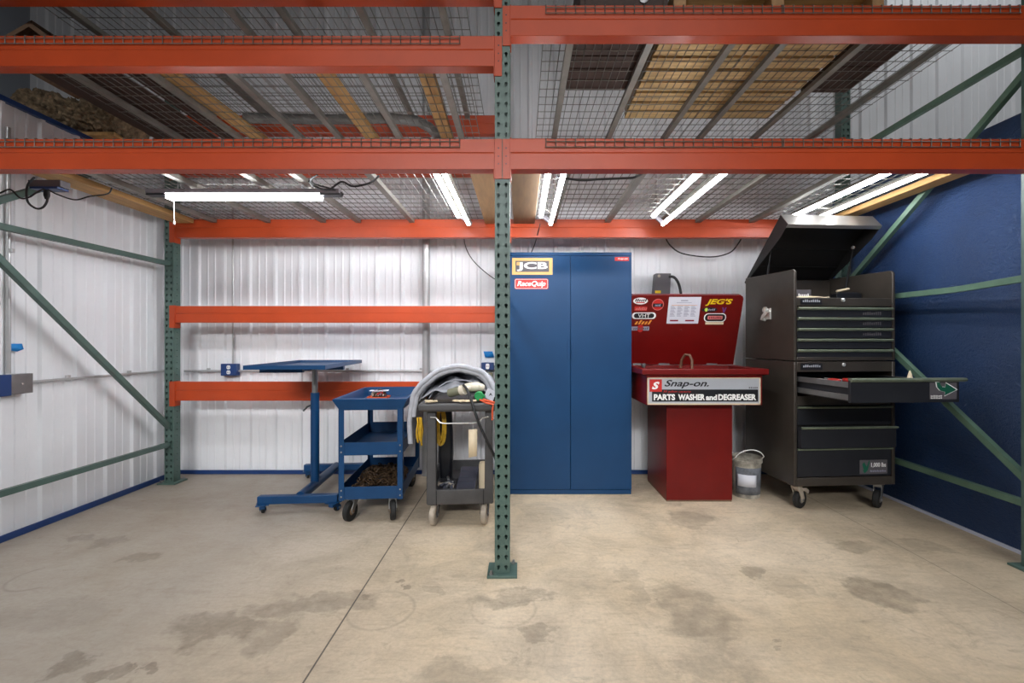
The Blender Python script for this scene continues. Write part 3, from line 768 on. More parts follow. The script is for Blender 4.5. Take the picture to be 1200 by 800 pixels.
def lid_sticker(mb, m, x, z, label): 
    o = onlid(mb, x, z).build('sticker', m, lid); return o
x, z, w, h = lidbox(742, 348.5, 759.5, 356.5)
onlid(ellipse(w, h), x, z).build('sticker', 'white', t); onlid(scrib(w * .8, h * .42, 6, .3), x, z + h * .12, .001).build('lettering', 'sblack', t); onlid(plate(w * .6, h * .14), x, z - h * .22, .001).build('stripe', 'sred', t)
x, z, w, h = lidbox(743.5, 359, 758.5, 364)
onlid(plate(w, h, .002, .0008), x, z).build('sticker', 'sred', t); onlid(scrib(w * .9, h * .7, 8, .35), x, z, .001).build('lettering', 'spink', t)
x, z, w, h = lidbox(764, 350, 778.5, 363.5)
onlid(ellipse(w, h), x, z).build('sticker', 'spink', t); onlid(ellipse(w * .9, h * .9, .0006), x, z, .001).build('disc', 'sred', t)
onlid(plate(w * .84, h * .3, .002, .0006), x, z - h * .05, .0017).build('band', 'sblack', t); onlid(scrib(w * .5, h * .2, 5), x, z - h * .05, .0024).build('lettering', 'ink', t)
x, z, w, h = lidbox(740.6, 366, 769, 373.5)
onlid(plate(w, h, h * .49, .0008), x, z).build('sticker', 'white', t); onlid(plate(w * .84, h * .74, h * .36, .0006), x, z, .0009).build('panel', 'sblack', t)
onlid(text('VHT', w * .5, h * .58, 0, .0, .0004), x, z, .0016).build('lettering', 'white', t, flat=True)
x, z, w, h = lidbox(743, 375, 762, 380)
onlid(scrib(w, h, 5, .55), x, z).build('sticker', 'sorange', t)
x, z, w, h = lidbox(740, 381, 761, 388.5)
onlid(plate(w, h * .62, .003, .0006), x, z).build('sticker', 'ink', t); onlid(ellipse(w * .36, h * 1.15, .0006), x, z, .0007).build('disc', 'sred', t); onlid(scrib(w * .86, h * .38, 8, .3), x, z, .0014).build('lettering', 'sgrey', t)
x, z, w, h = lidbox(782.5, 347.8, 822, 379)
onlid(plate(w, h, .003, .0012), x, z).build('instruction_sheet', 'paper', t)
mb = MB()
for k in range(4):
    for r_ in range(9):
        mb.box(-w*.42 + k*w*.215, -w*.42 + k*w*.215 + w*.16*(.7 + .3*((k*5 + r_*7) % 3)/2), -.0004, 0, h*.14 - r_*h*.045, h*.14 - r_*h*.045 + h*.02)
mb.box(-w*.12, w*.1, -.0004, 0, h*.35, h*.385).box(-w*.25, w*.22, -.0004, 0, h*.28, h*.295)
onlid(mb, x, z, .0013).build('print', 'ink', t)
onlid(MB().box(-w*.4, -w*.14, -.0004, 0, -h*.41, -h*.355).box(w*.08, w*.36, -.0004, 0, -h*.41, -h*.355), x, z, .0013).build('print', 'maroon', t)
onlid(MB().box(-w*.4, w*.4, -.0004, 0, h*.185, h*.2), x, z, .0013).build('print', 'sorange', t)
x, z, w, h = lidbox(827, 350, 859, 358.2)
onlid(text("JEG'S", w, h, .25, .035, .0006), x, z).build('sticker', 'yellow', t, flat=True)
x, z, w, h = lidbox(822, 360, 841, 365.5)
onlid(ellipse(w, h, .0006), x, z).build('sticker', 'sblack', t); onlid(ellipse(w * .2, h * .8, .0005), x - w * .2, z, .0008).build('dot', 'lime', t); onlid(scrib(w * .45, h * .4, 4, .3), x + w * .12, z, .0008).build('lettering', 'ink', t)
x, z, w, h = lidbox(846, 360, 851.5, 366.5)
onlid(MB().prism([(-w/2, h/2), (-w*.25, h/2), (0, -h*.1), (w*.25, h/2), (w/2, h/2), (w*.12, -h/2), (-w*.12, -h/2)], 'y', -.0006, 0), x, z).build('sticker', 'purple', t)
x, z, w, h = lidbox(825, 367, 851.5, 377)
onlid(plate(w, h, h * .45, .0006), x, z).build('sticker', 'white', t); onlid(plate(w * .92, h * .84, h * .4, .0005), x, z, .0007).build('panel', 'sblack', t); onlid(plate(w * .68, h * .42, h * .1, .0005), x, z, .0013).build('band', 'spink', t); onlid(scrib(w * .6, h * .22, 7), x, z, .0019).build('lettering', 'maroon', t)
x, z, w, h = lidbox(826.5, 377.3, 848, 380)
onlid(plate(w, h, .001, .0006), x, z).build('sticker', 'tag', t)
onlid(MB().lathe([(.008, 0), (.008, -.004), (.004, -.006)], (0, 0, 0), 12, 'y'), *lidpt(798, 386.5)).build('rivet', 'red', t)
# sign on the sink front
SY = 3.262
w, h, c = onface(758.5, 442.3, 891, 474, SY, org); c.y = yf
s = plate(w, h, .003, .002).build('sign', 'silver', t); s.location = c
s['label'] = 'silver sign with black band'
so = Vector((c.x + org.x, 0, c.z + org.z))
mb = MB().box(-w/2, w/2, -.0035, -.002, h/2 - .006, h/2).box(-w/2, w/2, -.0035, -.002, -h/2, -h/2 + .009).box(-w/2, -w/2 + .007, -.0035, -.002, -h/2, h/2).box(w/2 - .007, w/2, -.0035, -.002, -h/2, h/2)
mb.build('border', 'tag', s)
def onsign(px0, py0, px1, py1): return onface(px0, py0, px1, py1, SY, so)
bw, bh, bc = onsign(764, 456.2, 888.2, 470.4)
plate(bw, bh, .001, .0006, -.002).move(bc).build('band', 'sblack', s)
bw, bh, bc = onsign(761, 444.3, 775.5, 458.8)
plate(bw, bh, .001, .0008, -.002).move(bc).build('emblem', 'sred', s)
text('S', bw * .62, bh * .62, .3, .045, .0006).move((bc.x, -.0029, bc.z)).build('lettering', 'white', s, flat=True)
bw, bh, bc = onsign(778.5, 445, 830.5, 455)
text('Snap-on.', bw, bh, .35, .02, .0006).move((bc.x, -.0021, bc.z)).build('lettering', 'sblack', s, flat=True)
bw, bh, bc = onsign(777, 457.4, 810, 460.4)
text('30 gallon capacity', bw, bh, .2, .0, .0005).move((bc.x, -.0027, bc.z)).build('lettering', 'sred', s, flat=True)
for word, a, b_, top in (('PARTS', 766, 791, 461.6), ('WASHER', 794.5, 826, 461.6), ('and', 827, 840, 462.2), ('DEGREASER', 841.5, 886, 461.6)):
    bw, bh, bc = onsign(a, top, b_, 468.8)
    text(word, bw, bh, 0, .045, .0006).move((bc.x, -.0027, bc.z)).build('lettering', 'white', s, flat=True)
bw, bh, bc = onsign(877, 453, 888, 454.8)
scrib(bw, bh, 5).move((bc.x, -.0021, bc.z)).build('lettering', 'sgrey', s)
# flexible spout and small valve in the sink
fp = [at(797.5, 431, 3.55), at(799, 421, 3.55), at(803, 415.5, 3.53), at(808, 416, 3.5), at(811, 422, 3.48), at(811, 432, 3.47)]
MB().tube([p - org for p in fp], .011, 10).build('spout', 'brass', t)
MB().lathe([(.012, 0), (.012, .05), (.02, .052), (.02, .07), (.01, .075)], tuple(Vector((.99, 3.66, .93)) - org), 12).build('valve', 'steel', t)
MB().lathe([(.018, .0), (.024, .004), (.024, .03), (.018, .034)], (x1 + .004, yf + .2, .9), 12, 'x').build('latch', 'steel', t)

# switch box on the wall behind the washer
t = thing('switch_box', 'dark grey metal switch box on the wall above the washer lid', 'switch box', at(777, 344, 3.98))
MB().prism([(-.078, 0), (.062, 0), (.07, .178), (-.062, .178)], 'y', 0, .08).build('box', 'sgrey', t, bevel=.002)
MB().box(-.07, -.02, -.001, 0, .004, .028).build('label', 'yellow', t)
MB().lathe([(.013, 0), (.013, -.004)], (-.035, 0, .155), 12, 'y').build('knob', 'cream', t)
cord('hose', 'thick black hose bending from the switch box behind the lid', [at(784, 324, 3.98), at(790, 325, 3.96), at(795, 332, 3.95), at(798, 344, 3.94), at(800, 360, 3.93), at(801, 385, 3.93)], .012, 'cord', 'hose')

# dirty pail
t = thing('pail', 'dirty white pail with a wire handle between washer and chest', 'pail', (1.735, 3.50, 0))
MB().lathe([(.094, .003), (.097, 0), (.106, .262), (.114, .264), (.114, .282), (.108, .284), (.108, .30), (.103, .30), (.1, .27), (.09, .006)], n=32).build('body', 'pail', t)
MB().lathe([(.0, .245), (.05, .25), (.101, .245), (.101, .23)], n=24).build('sludge', 'sludge', t)
lb = MB().grid(lambda u, v: ((.1005 + .0055 * v) * math.cos(R(200 + 120 * u)), (.1005 + .0055 * v) * math.sin(R(200 + 120 * u)), .03 + .2 * v), 16, 3).build('label', 'pail_grey', t, solid=.001)
MB().grid(lambda u, v: ((.1035 + .0025 * v) * math.cos(R(210 + 75 * u)), (.1035 + .0025 * v) * math.sin(R(210 + 75 * u)), .09 + .09 * v), 12, 2).build('print', 'paper', lb, solid=.001)
MB().tube([(-.112 + .0, -.005, .27)] + [(-.112 * math.cos(R(a)), -.05 - .03 * math.sin(R(a)), .28 + .085 * math.sin(R(a))) for a in range(15, 170, 12)] + [(.112, -.005, .27)], .004, 8).build('handle', 'white', t)

# ------------------------------------------------------------------ tool chest
TH = R(4)
t = thing('tool_chest', 'tall dark grey rolling tool chest with open lid and open drawer', 'tool chest', (1.895, 3.15, 0), TH)
W, D = .745, .60
MB().box(0, .022, 0, D, .174, 1.04).box(W - .022, W, 0, D, .174, 1.04).box(.022, W - .022, 0, D, .174, .233).box(.022, W - .022, D - .01, D, .233, 1.04).box(.022, W - .022, .0, D - .01, .968, 1.04).build('lower_cabinet', 'chest', t, bevel=.004)
up = MB()
for a, b_ in ((0, .02), (W - .02, W)):
    up.prism([(.0, 1.046), (D, 1.046), (D, 1.70), (.02, 1.682), (.0, 1.665)], 'x', a, b_)
up.box(.02, W - .02, D - .01, D, 1.046, 1.69).box(.02, W - .02, 0, D - .01, 1.046, 1.072).box(.02, W - .02, .004, D - .01, 1.425, 1.485)
up.build('upper_chest', 'chest', t, bevel=.005)
MB().box(.02, W - .02, .02, D - .012, 1.072, 1.425).build('inner_box', 'chest_in', t)
MB().box(.022, W - .022, .03, D - .012, .235, .79).build('lower_core', 'chest_in', t)
zs = [1.408, 1.337, 1.263, 1.189, 1.115]
for k, zt in enumerate(zs):
    d = MB().box(.024, W - .024, .004, .018, zt - .058, zt - .004).build('drawer', 'drawer', t, bevel=.001)
    MB().prism([(.004, zt - .010), (-.012, zt - .008), (-.016, zt + .003), (-.01, zt + .010), (.004, zt + .010)], 'x', .024, W - .024).build('pull', 'pull', d, bevel=.001)
    if k < 3:
        scrib(.14, .022, 9).move((.575, .0035, zt - .03)).build('label', 'sgrey', d)
for zt, zb, yo in ((.775, .60, .0), (.588, .445, -.04), (.434, .24, .0)):
    top = .724 if zt == .775 else zt
    d = MB().box(.026, W - .026, .004 + yo, .024, zb, top - .012).build('drawer', 'drawer', t, bevel=.001)
    MB().prism([(.004 + yo, top - .012), (-.012 + yo, top - .008), (-.016 + yo, top), (-.01 + yo, top + .005), (.006 + yo, top + .005)], 'x', .026, W - .026).build('pull', 'pull', d, bevel=.001)
    if zb == .24:
        s = plate(.205, .098, .003, .0008).move((.585, .0035, .30)).build('label', 'sgrey', d)
MB().box(.026, W - .026, .006, .03, .735, .80).build('rail', 'chest', t)
mb = MB().prism([(-.085, .02), (-.07, .035), (-.05, .0), (-.036, .045), (-.028, .045), (-.042, -.02), (-.066, -.045), (-.082, -.02), (-.072, -.022)], 'y', -.0006, 0).move((.585, .0022, .30)).build('check_mark', 'sgreen', t)
text('1,000 lbs', .11, .036, 0, .025, .0005).move((.622, .0022, .312)).build('lettering', 'white', t, flat=True)
scrib(.12, .013, 12).move((.618, .0022, .272)).build('lettering', 'ink', t)
# maker badges and locks on the rails
for zt, yy in ((1.458, .004), (1.006, 0)):
    b_ = plate(.155, .042, .004, .004, yy).move((.125, 0, zt)).build('badge', 'sblack', t)
    scrib(.13, .018, 9).move((.125, yy - .0042, zt + .004)).build('lettering', 'silver', b_)
    MB().lathe([(.014, 0), (.014, -.006), (.009, -.01)], (.36, yy, zt + .012), 16, 'y').build('lock', 'chrome', t)
# the open drawer, slid out on its runners
zo0, zo1, out = .815, .955, -.46
dr = MB().rects([(.045, W - .045, out + .018, D - .3, zo0 + .004), (.045, W - .045, out + .018, D - .3, zo1 - .02), (.047, W - .047, out + .02, D - .302, zo1 - .02), (.047, W - .047, out + .02, D - .302, zo0 + .012)]).build('open_drawer', 'drawer', t)
MB().box(.026, W - .026, out, out + .018, zo0, zo1 - .005).build('front', 'drawer', dr, bevel=.0015)
MB().prism([(out, zo1 - .018), (out - .012, zo1 - .014), (out - .018, zo1 - .002), (out - .01, zo1 + .006), (out + .02, zo1 + .006), (out + .02, zo1 - .004), (out, zo1 - .006)], 'x', .026, W + .012).build('pull', 'pull', dr, bevel=.001)
s = plate(.175, .1, .003, .0008, out).move((W - .13, 0, zo0 + .068)).build('label', 'sgrey', dr)
ar = MB(); n = 10; arc = []
arw = [(-.06, .05), (-.055, .02), (-.035, .0), (-.005, -.008), (-.008, -.03), (.07, .005), (.0, .045), (-.003, .02), (-.022, .022), (-.034, .035), (-.038, .05)]
MB().prism([(a * 1.12, b * 1.14) for a, b in arw], 'y', out - .0014, out - .0008).move((W - .115, 0, zo0 + .07)).build('arrow_border', 'white', dr)
MB().prism(arw, 'y', out - .002, out - .0013).move((W - .115, 0, zo0 + .07)).build('arrow', 'sgreen', dr)
for kz in (.03, .018): scrib(.075, .008, 9).move((W - .175, out - .001, zo0 + kz + .008)).build('lettering', 'white', dr)
for x in (.032, W - .044):
    for zz in (zo0 + .012, zo0 + .088):
        MB().box(x, x + .011, out + .02, D - .1, zz, zz + .034).build('runner', 'steel', dr, bevel=.001)
# lid: a shallow pan hinged at the rear
hb = Vector((0, D + .05, 1.69)); tb = Vector((0, .19, 2.112)); ldv = (tb - hb).normalized(); ldn = Vector((1, 0, 0)).cross(ldv); Ll = (tb - hb).length + .02; hb = hb - ldv * .02
TM = Matrix(((1, 0, 0, 0), (0, -ldn.y, ldv.y, hb.y), (0, -ldn.z, ldv.z, hb.z), (0, 0, 0, 1)))   # y away from the viewer, z up the lid
TM = TM @ Matrix.Translation((0, -.12, 0))
lidc = MB().box(.03, W, .114, .12, 0, Ll)
for a, b_ in ((.03, .035), (W - .005, W)): lidc.prism([(.12, 0), (.10, 0), (.0, Ll - .12), (.0, Ll), (.12, Ll)], 'x', a, b_)
lidc = lidc.xf(TM).build('lid', 'chest_in', t, bevel=.001)
MB().box(.029, W + .001, -.002, .121, Ll - .003, Ll + .001).box(.03, W, -.004, .0, Ll - .03, Ll).xf(TM).build('front_lip', 'lidtop', lidc, bevel=.001)
for zz in (.17, .34): MB().box(.035, W - .006, .106, .114, zz, zz + .008).xf(TM).build('rib', 'chest_in', lidc)
for x in (.055, W - .03):
    a = TM @ Vector((x, .07, .40)); b_ = Vector((x, D - .19, 1.60))
    MB().tube([b_, b_.lerp(a, .55)], .009, 10).tube([b_.lerp(a, .5), a], .0045, 8).build('gas_strut', 'cord', t)
    MB().lathe([(.012, -.006), (.012, .006)], tuple(a), 10, 'x').build('strut_mount', 'chrome', t)
# chrome side handle/latch
mb = MB().box(-.014, 0, .25, .32, 1.345, 1.43).build('latch_plate', 'chrome', t, bevel=.003)
MB().tube([(-.014, .27, 1.41), (-.036, .265, 1.40), (-.044, .285, 1.375), (-.036, .315, 1.35), (-.01, .32, 1.345)], .012, 10).build('latch_lever', 'chrome', t)
MB().lathe([(.024, 0), (.022, -.016), (.008, -.02)], (-.014, .30, 1.42), 14, 'x').build('latch_knob', 'chrome', t)
# casters
def caster(parent, x, y, ang, zt, r, w, wheel, hub, fork, brake=False):
    T = Matrix.Translation((x, y, 0)) @ Matrix.Rotation(ang, 4, 'Z')
    off = .035
    c = MB().box(-.04, .04, -.04, .04, zt - .006, zt, T)
    for s in (-1, 1):
        xx = s * (w / 2 + .006)
        c.prism([(-.025, zt - .02), (.025, zt - .02), (off + .02, r + .012), (off + .012, r - .014), (off - .012, r - .014), (off - .02, r + .012)], 'x', xx - .0025, xx + .0025, T)
    c.box(-w/2 - .008, w/2 + .008, -.028, .03, zt - .03, zt - .006, T)
    if brake: c.prism([(.0, zt - .03), (off + .05, zt - .035), (off + .085, zt - .06), (off + .07, zt - .085), (off + .03, zt - .055), (0, zt - .05)], 'x', -w/2 - .004, w/2 + .004, T)
    o = c.build('caster', fork, parent, bevel=.0015)
    MB().lathe([(r * .6, -w/2), (r * .9, -w/2), (r, -w/2 + .006), (r, w/2 - .006), (r * .9, w/2), (r * .6, w/2)], (0, off, r), 28, 'x', T).build('wheel', wheel, o)
    MB().lathe([(.008, -w/2 - .012), (r * .2, -w/2 - .004), (r * .55, -w/2 + .003), (r * .62, -w/2 + .001), (r * .62, w/2 - .001), (r * .55, w/2 - .003), (r * .2, w/2 + .004), (.008, w/2 + .012)], (0, off, r), 24, 'x', T).build('hub', hub, o)
    return o
caster(t, .06, .06, R(-65), .174, .062, .035, 'rubber', 'steel', 'cream', True)
caster(t, W - .07, .06, R(125), .174, .062, .035, 'rubber', 'steel', 'steel')
caster(t, .06, D - .06, R(0), .174, .062, .035, 'rubber', 'steel', 'steel')
caster(t, W - .07, D - .06, R(0), .174, .062, .035, 'rubber', 'steel', 'steel')
TCM = Matrix.Translation((1.895, 3.15, 0)) @ Matrix.Rotation(TH, 4, 'Z')
# things kept in the chest
o = MB().tube([(-.06, 0, 0), (.06, .04, .022)], .009, 10).build('file_handle', 'tag'); o.location = TCM @ Vector((.56, .25, 1.565)); o.location = TCM @ Vector((.60, .28, 1.564)); tag(o, 'pale stick lying in the open top of the tool chest', 'stick')
o = MB().rects([(-.09, .11, -.03, .03, 0), (-.09, .11, -.03, .03, .055), (-.05, .09, -.02, .02, .068)]).build('socket_rail', 'sblack', bevel=.002); o.location = TCM @ Vector((.60, .28, 1.486)); o.rotation_euler = (0, 0, TH); tag(o, 'black box under the pale stick in the open chest top', 'box')
o = thing('parts_tin', 'grey labelled tin in the open top of the tool chest, left side', 'tin', TCM @ Vector((.20, .24, 1.486)), TH)
MB().box(-.06, .08, -.03, .05, 0, .078).build('box', 'sgrey', o, bevel=.002); scrib(.085, .018, 6).move((.02, -.0305, .04)).build('lettering', 'white', o)
o = MB().grid(lambda u, v: (-.1 + .26 * u, -.06 + .1 * v, .002 + .012 * math.sin(3 * u) * math.sin(3 * v) + .006 * noise.noise(Vector((u * 5, v * 4, 0)))), 14, 8).build('shop_rag', 'tag', solid=.003)
o.location = TCM @ Vector((.12, .09, 1.488)); tag(o, 'crumpled tan rag on the front rail of the open chest top', 'rag')
for k in range(7):
    a = Vector((.09 + k * .034, -.40 + (k % 3) * .03, .0)); L_ = .16 + .02 * (k % 2)
    h = thing('screwdriver', 'red handled screwdriver in the open drawer of the chest', 'screwdriver', TCM @ Vector((a.x + .0, a.y + .12, zo0 + .098)), TH + R(8 * (k % 3) - 8), 'screwdrivers in the open drawer')
    MB().lathe([(.006, 0), (.013, .01), (.014, .06), (.011, .085), (.008, .09)], (0, 0, .012), 10, 'y').build('handle', 'toolred', h)
    MB().cyl((0, .09, .012), (0, L_ + .05, .012), .0035, 8).build('shank', 'chrome', h)
o = MB().box(-.012, .3, .0, .02, 0, .08).build('tool_tray', 'case', bevel=.002); o.location = TCM @ Vector((.08, -.30, zo0 + .014)); o.scale = (1, 9, 1); o.rotation_euler = (0, 0, TH)
o.scale = (1, 1, 1); o.data.transform(Matrix.Diagonal((1, 14, 1, 1))); tag(o, 'dark tray block carrying the screwdrivers in the open drawer', 'tray')
o = MB().lathe([(.012, 0), (.016, .004), (.010, .03), (.004, .05), (.001, .056)], n=14).build('nozzle', 'tag'); o.location = TCM @ Vector((.50, -.36, zo0 + .13)); tag(o, 'small tan cone nozzle in the right of the open drawer', 'nozzle')
o2 = MB().box(-.09, .09, -.06, .06, 0, .117).build('parts_box', 'paper', bevel=.002); o2.location = TCM @ Vector((.52, -.36, zo0 + .0125)); o2.rotation_euler = (0, 0, TH); tag(o2, 'white box in the right of the open drawer', 'box')

# ------------------------------------------------------------------ tilting work table
t = thing('tilting_table', 'blue wheeled work table with a shallow tray on one post', 'work table', (-1.55, 3.43, 0), R(4.5))
MB().rects([(-.325, .205, -.385, .535, .992), (-.325, .205, -.385, .535, 1.02), (-.322, .202, -.382, .532, 1.02), (-.318, .198, -.378, .528, .998)]).build('tray', 'cart_blue', t)
MB().box(-.29, -.0, -.24, -.20, .962, .992).box(-.09, .19, .06, .10, .962, .992).bar((-.2, -.22, .975), (.12, .3, .975), .03, .03, (1, 0, 0)).build('tray_bracket', 'cart_blue', t, bevel=.002)
MB().cyl((0, 0, .775), (0, 0, .985), .021, 24).build('inner_post', 'steel', t)
MB().cyl((0, 0, .1), (0, 0, .795), .031, 28).build('outer_post', 'cart_blue', t)
k = MB().tube([(-.028, -.01, .70), (-.05, -.02, .69), (-.075, -.03, .66)], .007, 8).build('lock_lever', 'sblack', t)
MB().cyl((0, -.28, .105), (0, .50, .105), .034, 20).build('base_tube', 'cart_blue', t)
for y in (-.30, .50):
    MB().box(-.265, .265, y - .025, y + .025, .072, .125).build('foot_bar', 'cart_blue', t, bevel=.003)
    for x in (-.235, .235): caster(t, x, y - .01, R(20 if x < 0 else -25), .073, .027, .02, 'rubber', 'steel', 'cart_blue')

# ------------------------------------------------------------------ blue service cart
t = thing('service_cart', 'blue three-shelf steel service cart in front of the white wall', 'cart', (-.978, 2.97, 0), R(4.5))
hw, dp = .206, .775
for x in (-1, 1):
    for y in (0, 1):
        xo = x * hw; yo = y * dp; sx = -x; sy = 1 - 2 * y
        lg = MB().box(min(xo, xo + sx * .036), max(xo, xo + sx * .036), min(yo, yo + sy * .004), max(yo, yo + sy * .004), .145, .745)
        lg.box(min(xo, xo + sx * .004), max(xo, xo + sx * .004), min(yo, yo + sy * .036), max(yo, yo + sy * .036), .145, .745)
        lg.build('leg', 'cart_blue', t, bevel=.001)
MB().rects([(-hw + .002, hw - .002, .002, dp - .002, .732), (-hw + .002, hw - .002, .002, dp - .002, .738), (-hw - .03, hw + .03, -.028, dp + .0, .80), (-hw - .03, hw + .03, -.028, dp, .808), (-hw - .01, hw + .01, .02, dp - .012, .808), (-hw + .012, hw - .012, .022, dp - .016, .742)]).build('top_shelf', 'cart_blue', t, bevel=.002)
MB().tray(-hw + .005, hw - .005, .005, dp - .005, .437, .522, .003).build('middle_shelf', 'cart_blue', t, bevel=.001)
MB().tray(-hw + .005, hw - .005, .005, dp - .005, .15, .232, .003).build('bottom_shelf', 'cart_blue', t, bevel=.001)
for x in (-1, 1):
    for zz in (.17, .21, .46, .50): MB().lathe([(.006, 0), (.006, -.003), (.003, -.005)], (x * (hw - .018), 0, zz), 8, 'y').build('bolt', 'steel', t)
for x, y, a in ((-.13, .07, 160), (.125, .07, 195), (-.14, dp - .08, 10), (.14, dp - .08, -10)):
    caster(t, x, y, R(a), .15, .066, .034, 'rubber', 'woodgrey', 'steel')
CM = Matrix.Translation((-.978, 2.97, 0)) @ Matrix.Rotation(R(4.5), 4, 'Z')
o = thing('parts_dish', 'orange dish heaped with small metal parts on the blue cart', 'dish', CM @ Vector((-.073, .55, .7425)), R(6))
MB().tray(-.075, .075, -.055, .055, 0, .016, .003, .004).build('dish', 'strap', o)
rnd = random.Random(3)
for k in range(60):
    a, r_ = rnd.uniform(0, 6.28), rnd.uniform(0, .052)
    zz = .008 + (1 - (r_ / .075) ** 2) * .052 * rnd.random()
    T = Matrix.Translation((r_ * 1.2 * math.cos(a), r_ * .8 * math.sin(a), zz)) @ Matrix.Rotation(rnd.uniform(0, 3), 4, (rnd.random(), rnd.random(), 1))
    (MB().lathe([(.010, 0), (.010, .008), (.005, .009), (.005, .02)], (0, 0, 0), 6, T=T) if k % 2 else MB().box(-.018, .018, -.006, .006, 0, .009, T)).build('metal_part', ('steel', 'sblack', 'toolred', 'cream', 'scrap')[k % 5], o)
MB().prism(rrect(.14, .07, .012), 'z', .056, .060).move((.0, .012, 0)).build('lid', 'paper', o)  # white plate stands in for light reflecting on the dish rim
# rusty chain heaped on the bottom shelf
def link(mb, T, L_=.026, W_=.014, r=.0042):
    pts = []
    for k in range(14):
        a = 2 * math.pi * k / 14
        pts.append(Vector((math.cos(a) * W_ / 1.4 + 0, math.sin(a) * W_ / 1.4 + (L_ / 2.2 if math.sin(a) >= 0 else -L_ / 2.2) * .8, 0)))
    rings = []
    for k, p in enumerate(pts):
        d = (pts[(k + 1) % 14] - pts[k - 1]).normalized(); n_ = Vector((0, 0, 1)); b = d.cross(n_)
        rings.append([tuple(p + (b * math.cos(q) + n_ * math.sin(q)) * r) for q in (0, 1.05, 2.09, 3.14, 4.19, 5.24)])
    mb.loft(rings, close=True, T=T)
mb = MB(); rnd = random.Random(11); p = Vector((0, .1, 0)); ang = 0
for k in range(330):
    ang += rnd.uniform(-.7, .7)
    step = Vector((math.cos(ang), math.sin(ang), 0)) * .03
    q = p + step
    if abs(q.x) > .155 or q.y < .02 or q.y > .52: ang += 2.1; q = p + Vector((math.cos(ang), math.sin(ang), 0)) * .02
    if abs(q.x) > .16 or q.y < .02 or q.y > .52: q = Vector((rnd.uniform(-.12, .12), rnd.uniform(.05, .5), 0)); 
    p = q
    hgt = .10 * (1 - (p.x / .2) ** 2) * (.55 + .45 * math.sin(math.pi * min(1, p.y / .52)))
    z = .016 + hgt * rnd.random() ** .6
    T = Matrix.Translation((p.x, p.y, z)) @ Matrix.Rotation(ang - math.pi/2, 4, 'Z') @ Matrix.Rotation(rnd.uniform(-.6, .6), 4, 'X') @ Matrix.Rotation((k % 2) * 1.4 + rnd.uniform(-.3, .3), 4, 'Y')
    link(mb, T)
o = mb.build('chain_heap', 'scrap'); o.location = CM @ Vector((.0, .06, .156)); o.rotation_euler = (0, 0, R(4.5)); tag(o, 'heap of rusty brown chain on the bottom shelf of the blue cart', 'chain')

# ------------------------------------------------------------------ grey plastic cart
GO = (-.386, 2.90, 0)
t = thing('utility_cart', 'dark grey plastic utility cart left of the centre post', 'cart', GO, R(4))
hw, dp = .212, .74
GM = Matrix.Translation(GO) @ Matrix.Rotation(R(4), 4, 'Z')
for x in (-1, 1):
    for y0_, y1_ in ((0, .08), (dp - .08, dp)):
        a, b_ = (-hw, -hw + .062) if x < 0 else (hw - .056, hw)
        MB().rects([(a, b_, y0_, y1_, .225), (a + .004, b_ - .004, y0_ + .004, y1_ - .004, .74)]).build('post', 'plastic', t, bevel=.006)
MB().rects([(-hw - .036, hw + .036, -.03, dp + .02, .738), (-hw - .046, hw + .046, -.045, dp + .03, .75), (-hw - .046, hw + .046, -.045, dp + .03, .782), (-hw - .036, hw + .036, -.035, dp + .02, .79), (-hw - .012, hw + .012, -.01, dp - .0, .79), (-hw - .006, hw + .006, -.004, dp - .01, .752)]).build('top_tray', 'plastic', t, bevel=.005)
MB().rects([(-hw + .006, hw - .006, .006, dp - .006, .138), (-hw, hw, 0, dp, .15), (-hw, hw, 0, dp, .236), (-hw + .02, hw - .02, .02, dp - .02, .236), (-hw + .025, hw - .025, .025, dp - .025, .165)]).build('bottom_tray', 'plastic', t, bevel=.005)
MB().box(-hw + .06, -hw + .066, -.002, 0, .14, .235).box(hw - .066, hw - .06, -.002, 0, .14, .235).build('seam', 'sblack', t)
MB().tube([(-.185, -.005, .70), (-.15, -.022, .70), (-.125, -.03, .672), (-.10, -.03, .665), (.10, -.03, .665), (.125, -.03, .672), (.14, -.02, .695), (.18, -.004, .70)], .0045, 8).build('wire_bail', 'chrome', t)
for x, y, a in ((-.16, .075, 168), (.16, .075, 172), (-.15, dp - .08, 12), (.15, dp - .08, 8)):
    caster(t, x, y, R(a), .14, .0665, .036, 'cream', 'steel', 'plastic')
# slats lying in the top tray
for k in range(2):
    o = MB().box(-.15, .02 + .02 * k, -.011, .011, 0, .012).build('metal_slat', 'chest', bevel=.001); o.location = GM @ Vector((-.02, .045 + .04 * k, .791)); o.rotation_euler = (0, 0, R(4))
    tag(o, ['front dark metal slat lying across the grey cart tray', 'rear dark metal slat lying across the grey cart tray'][k], 'metal slat', 'slats in the grey cart tray')
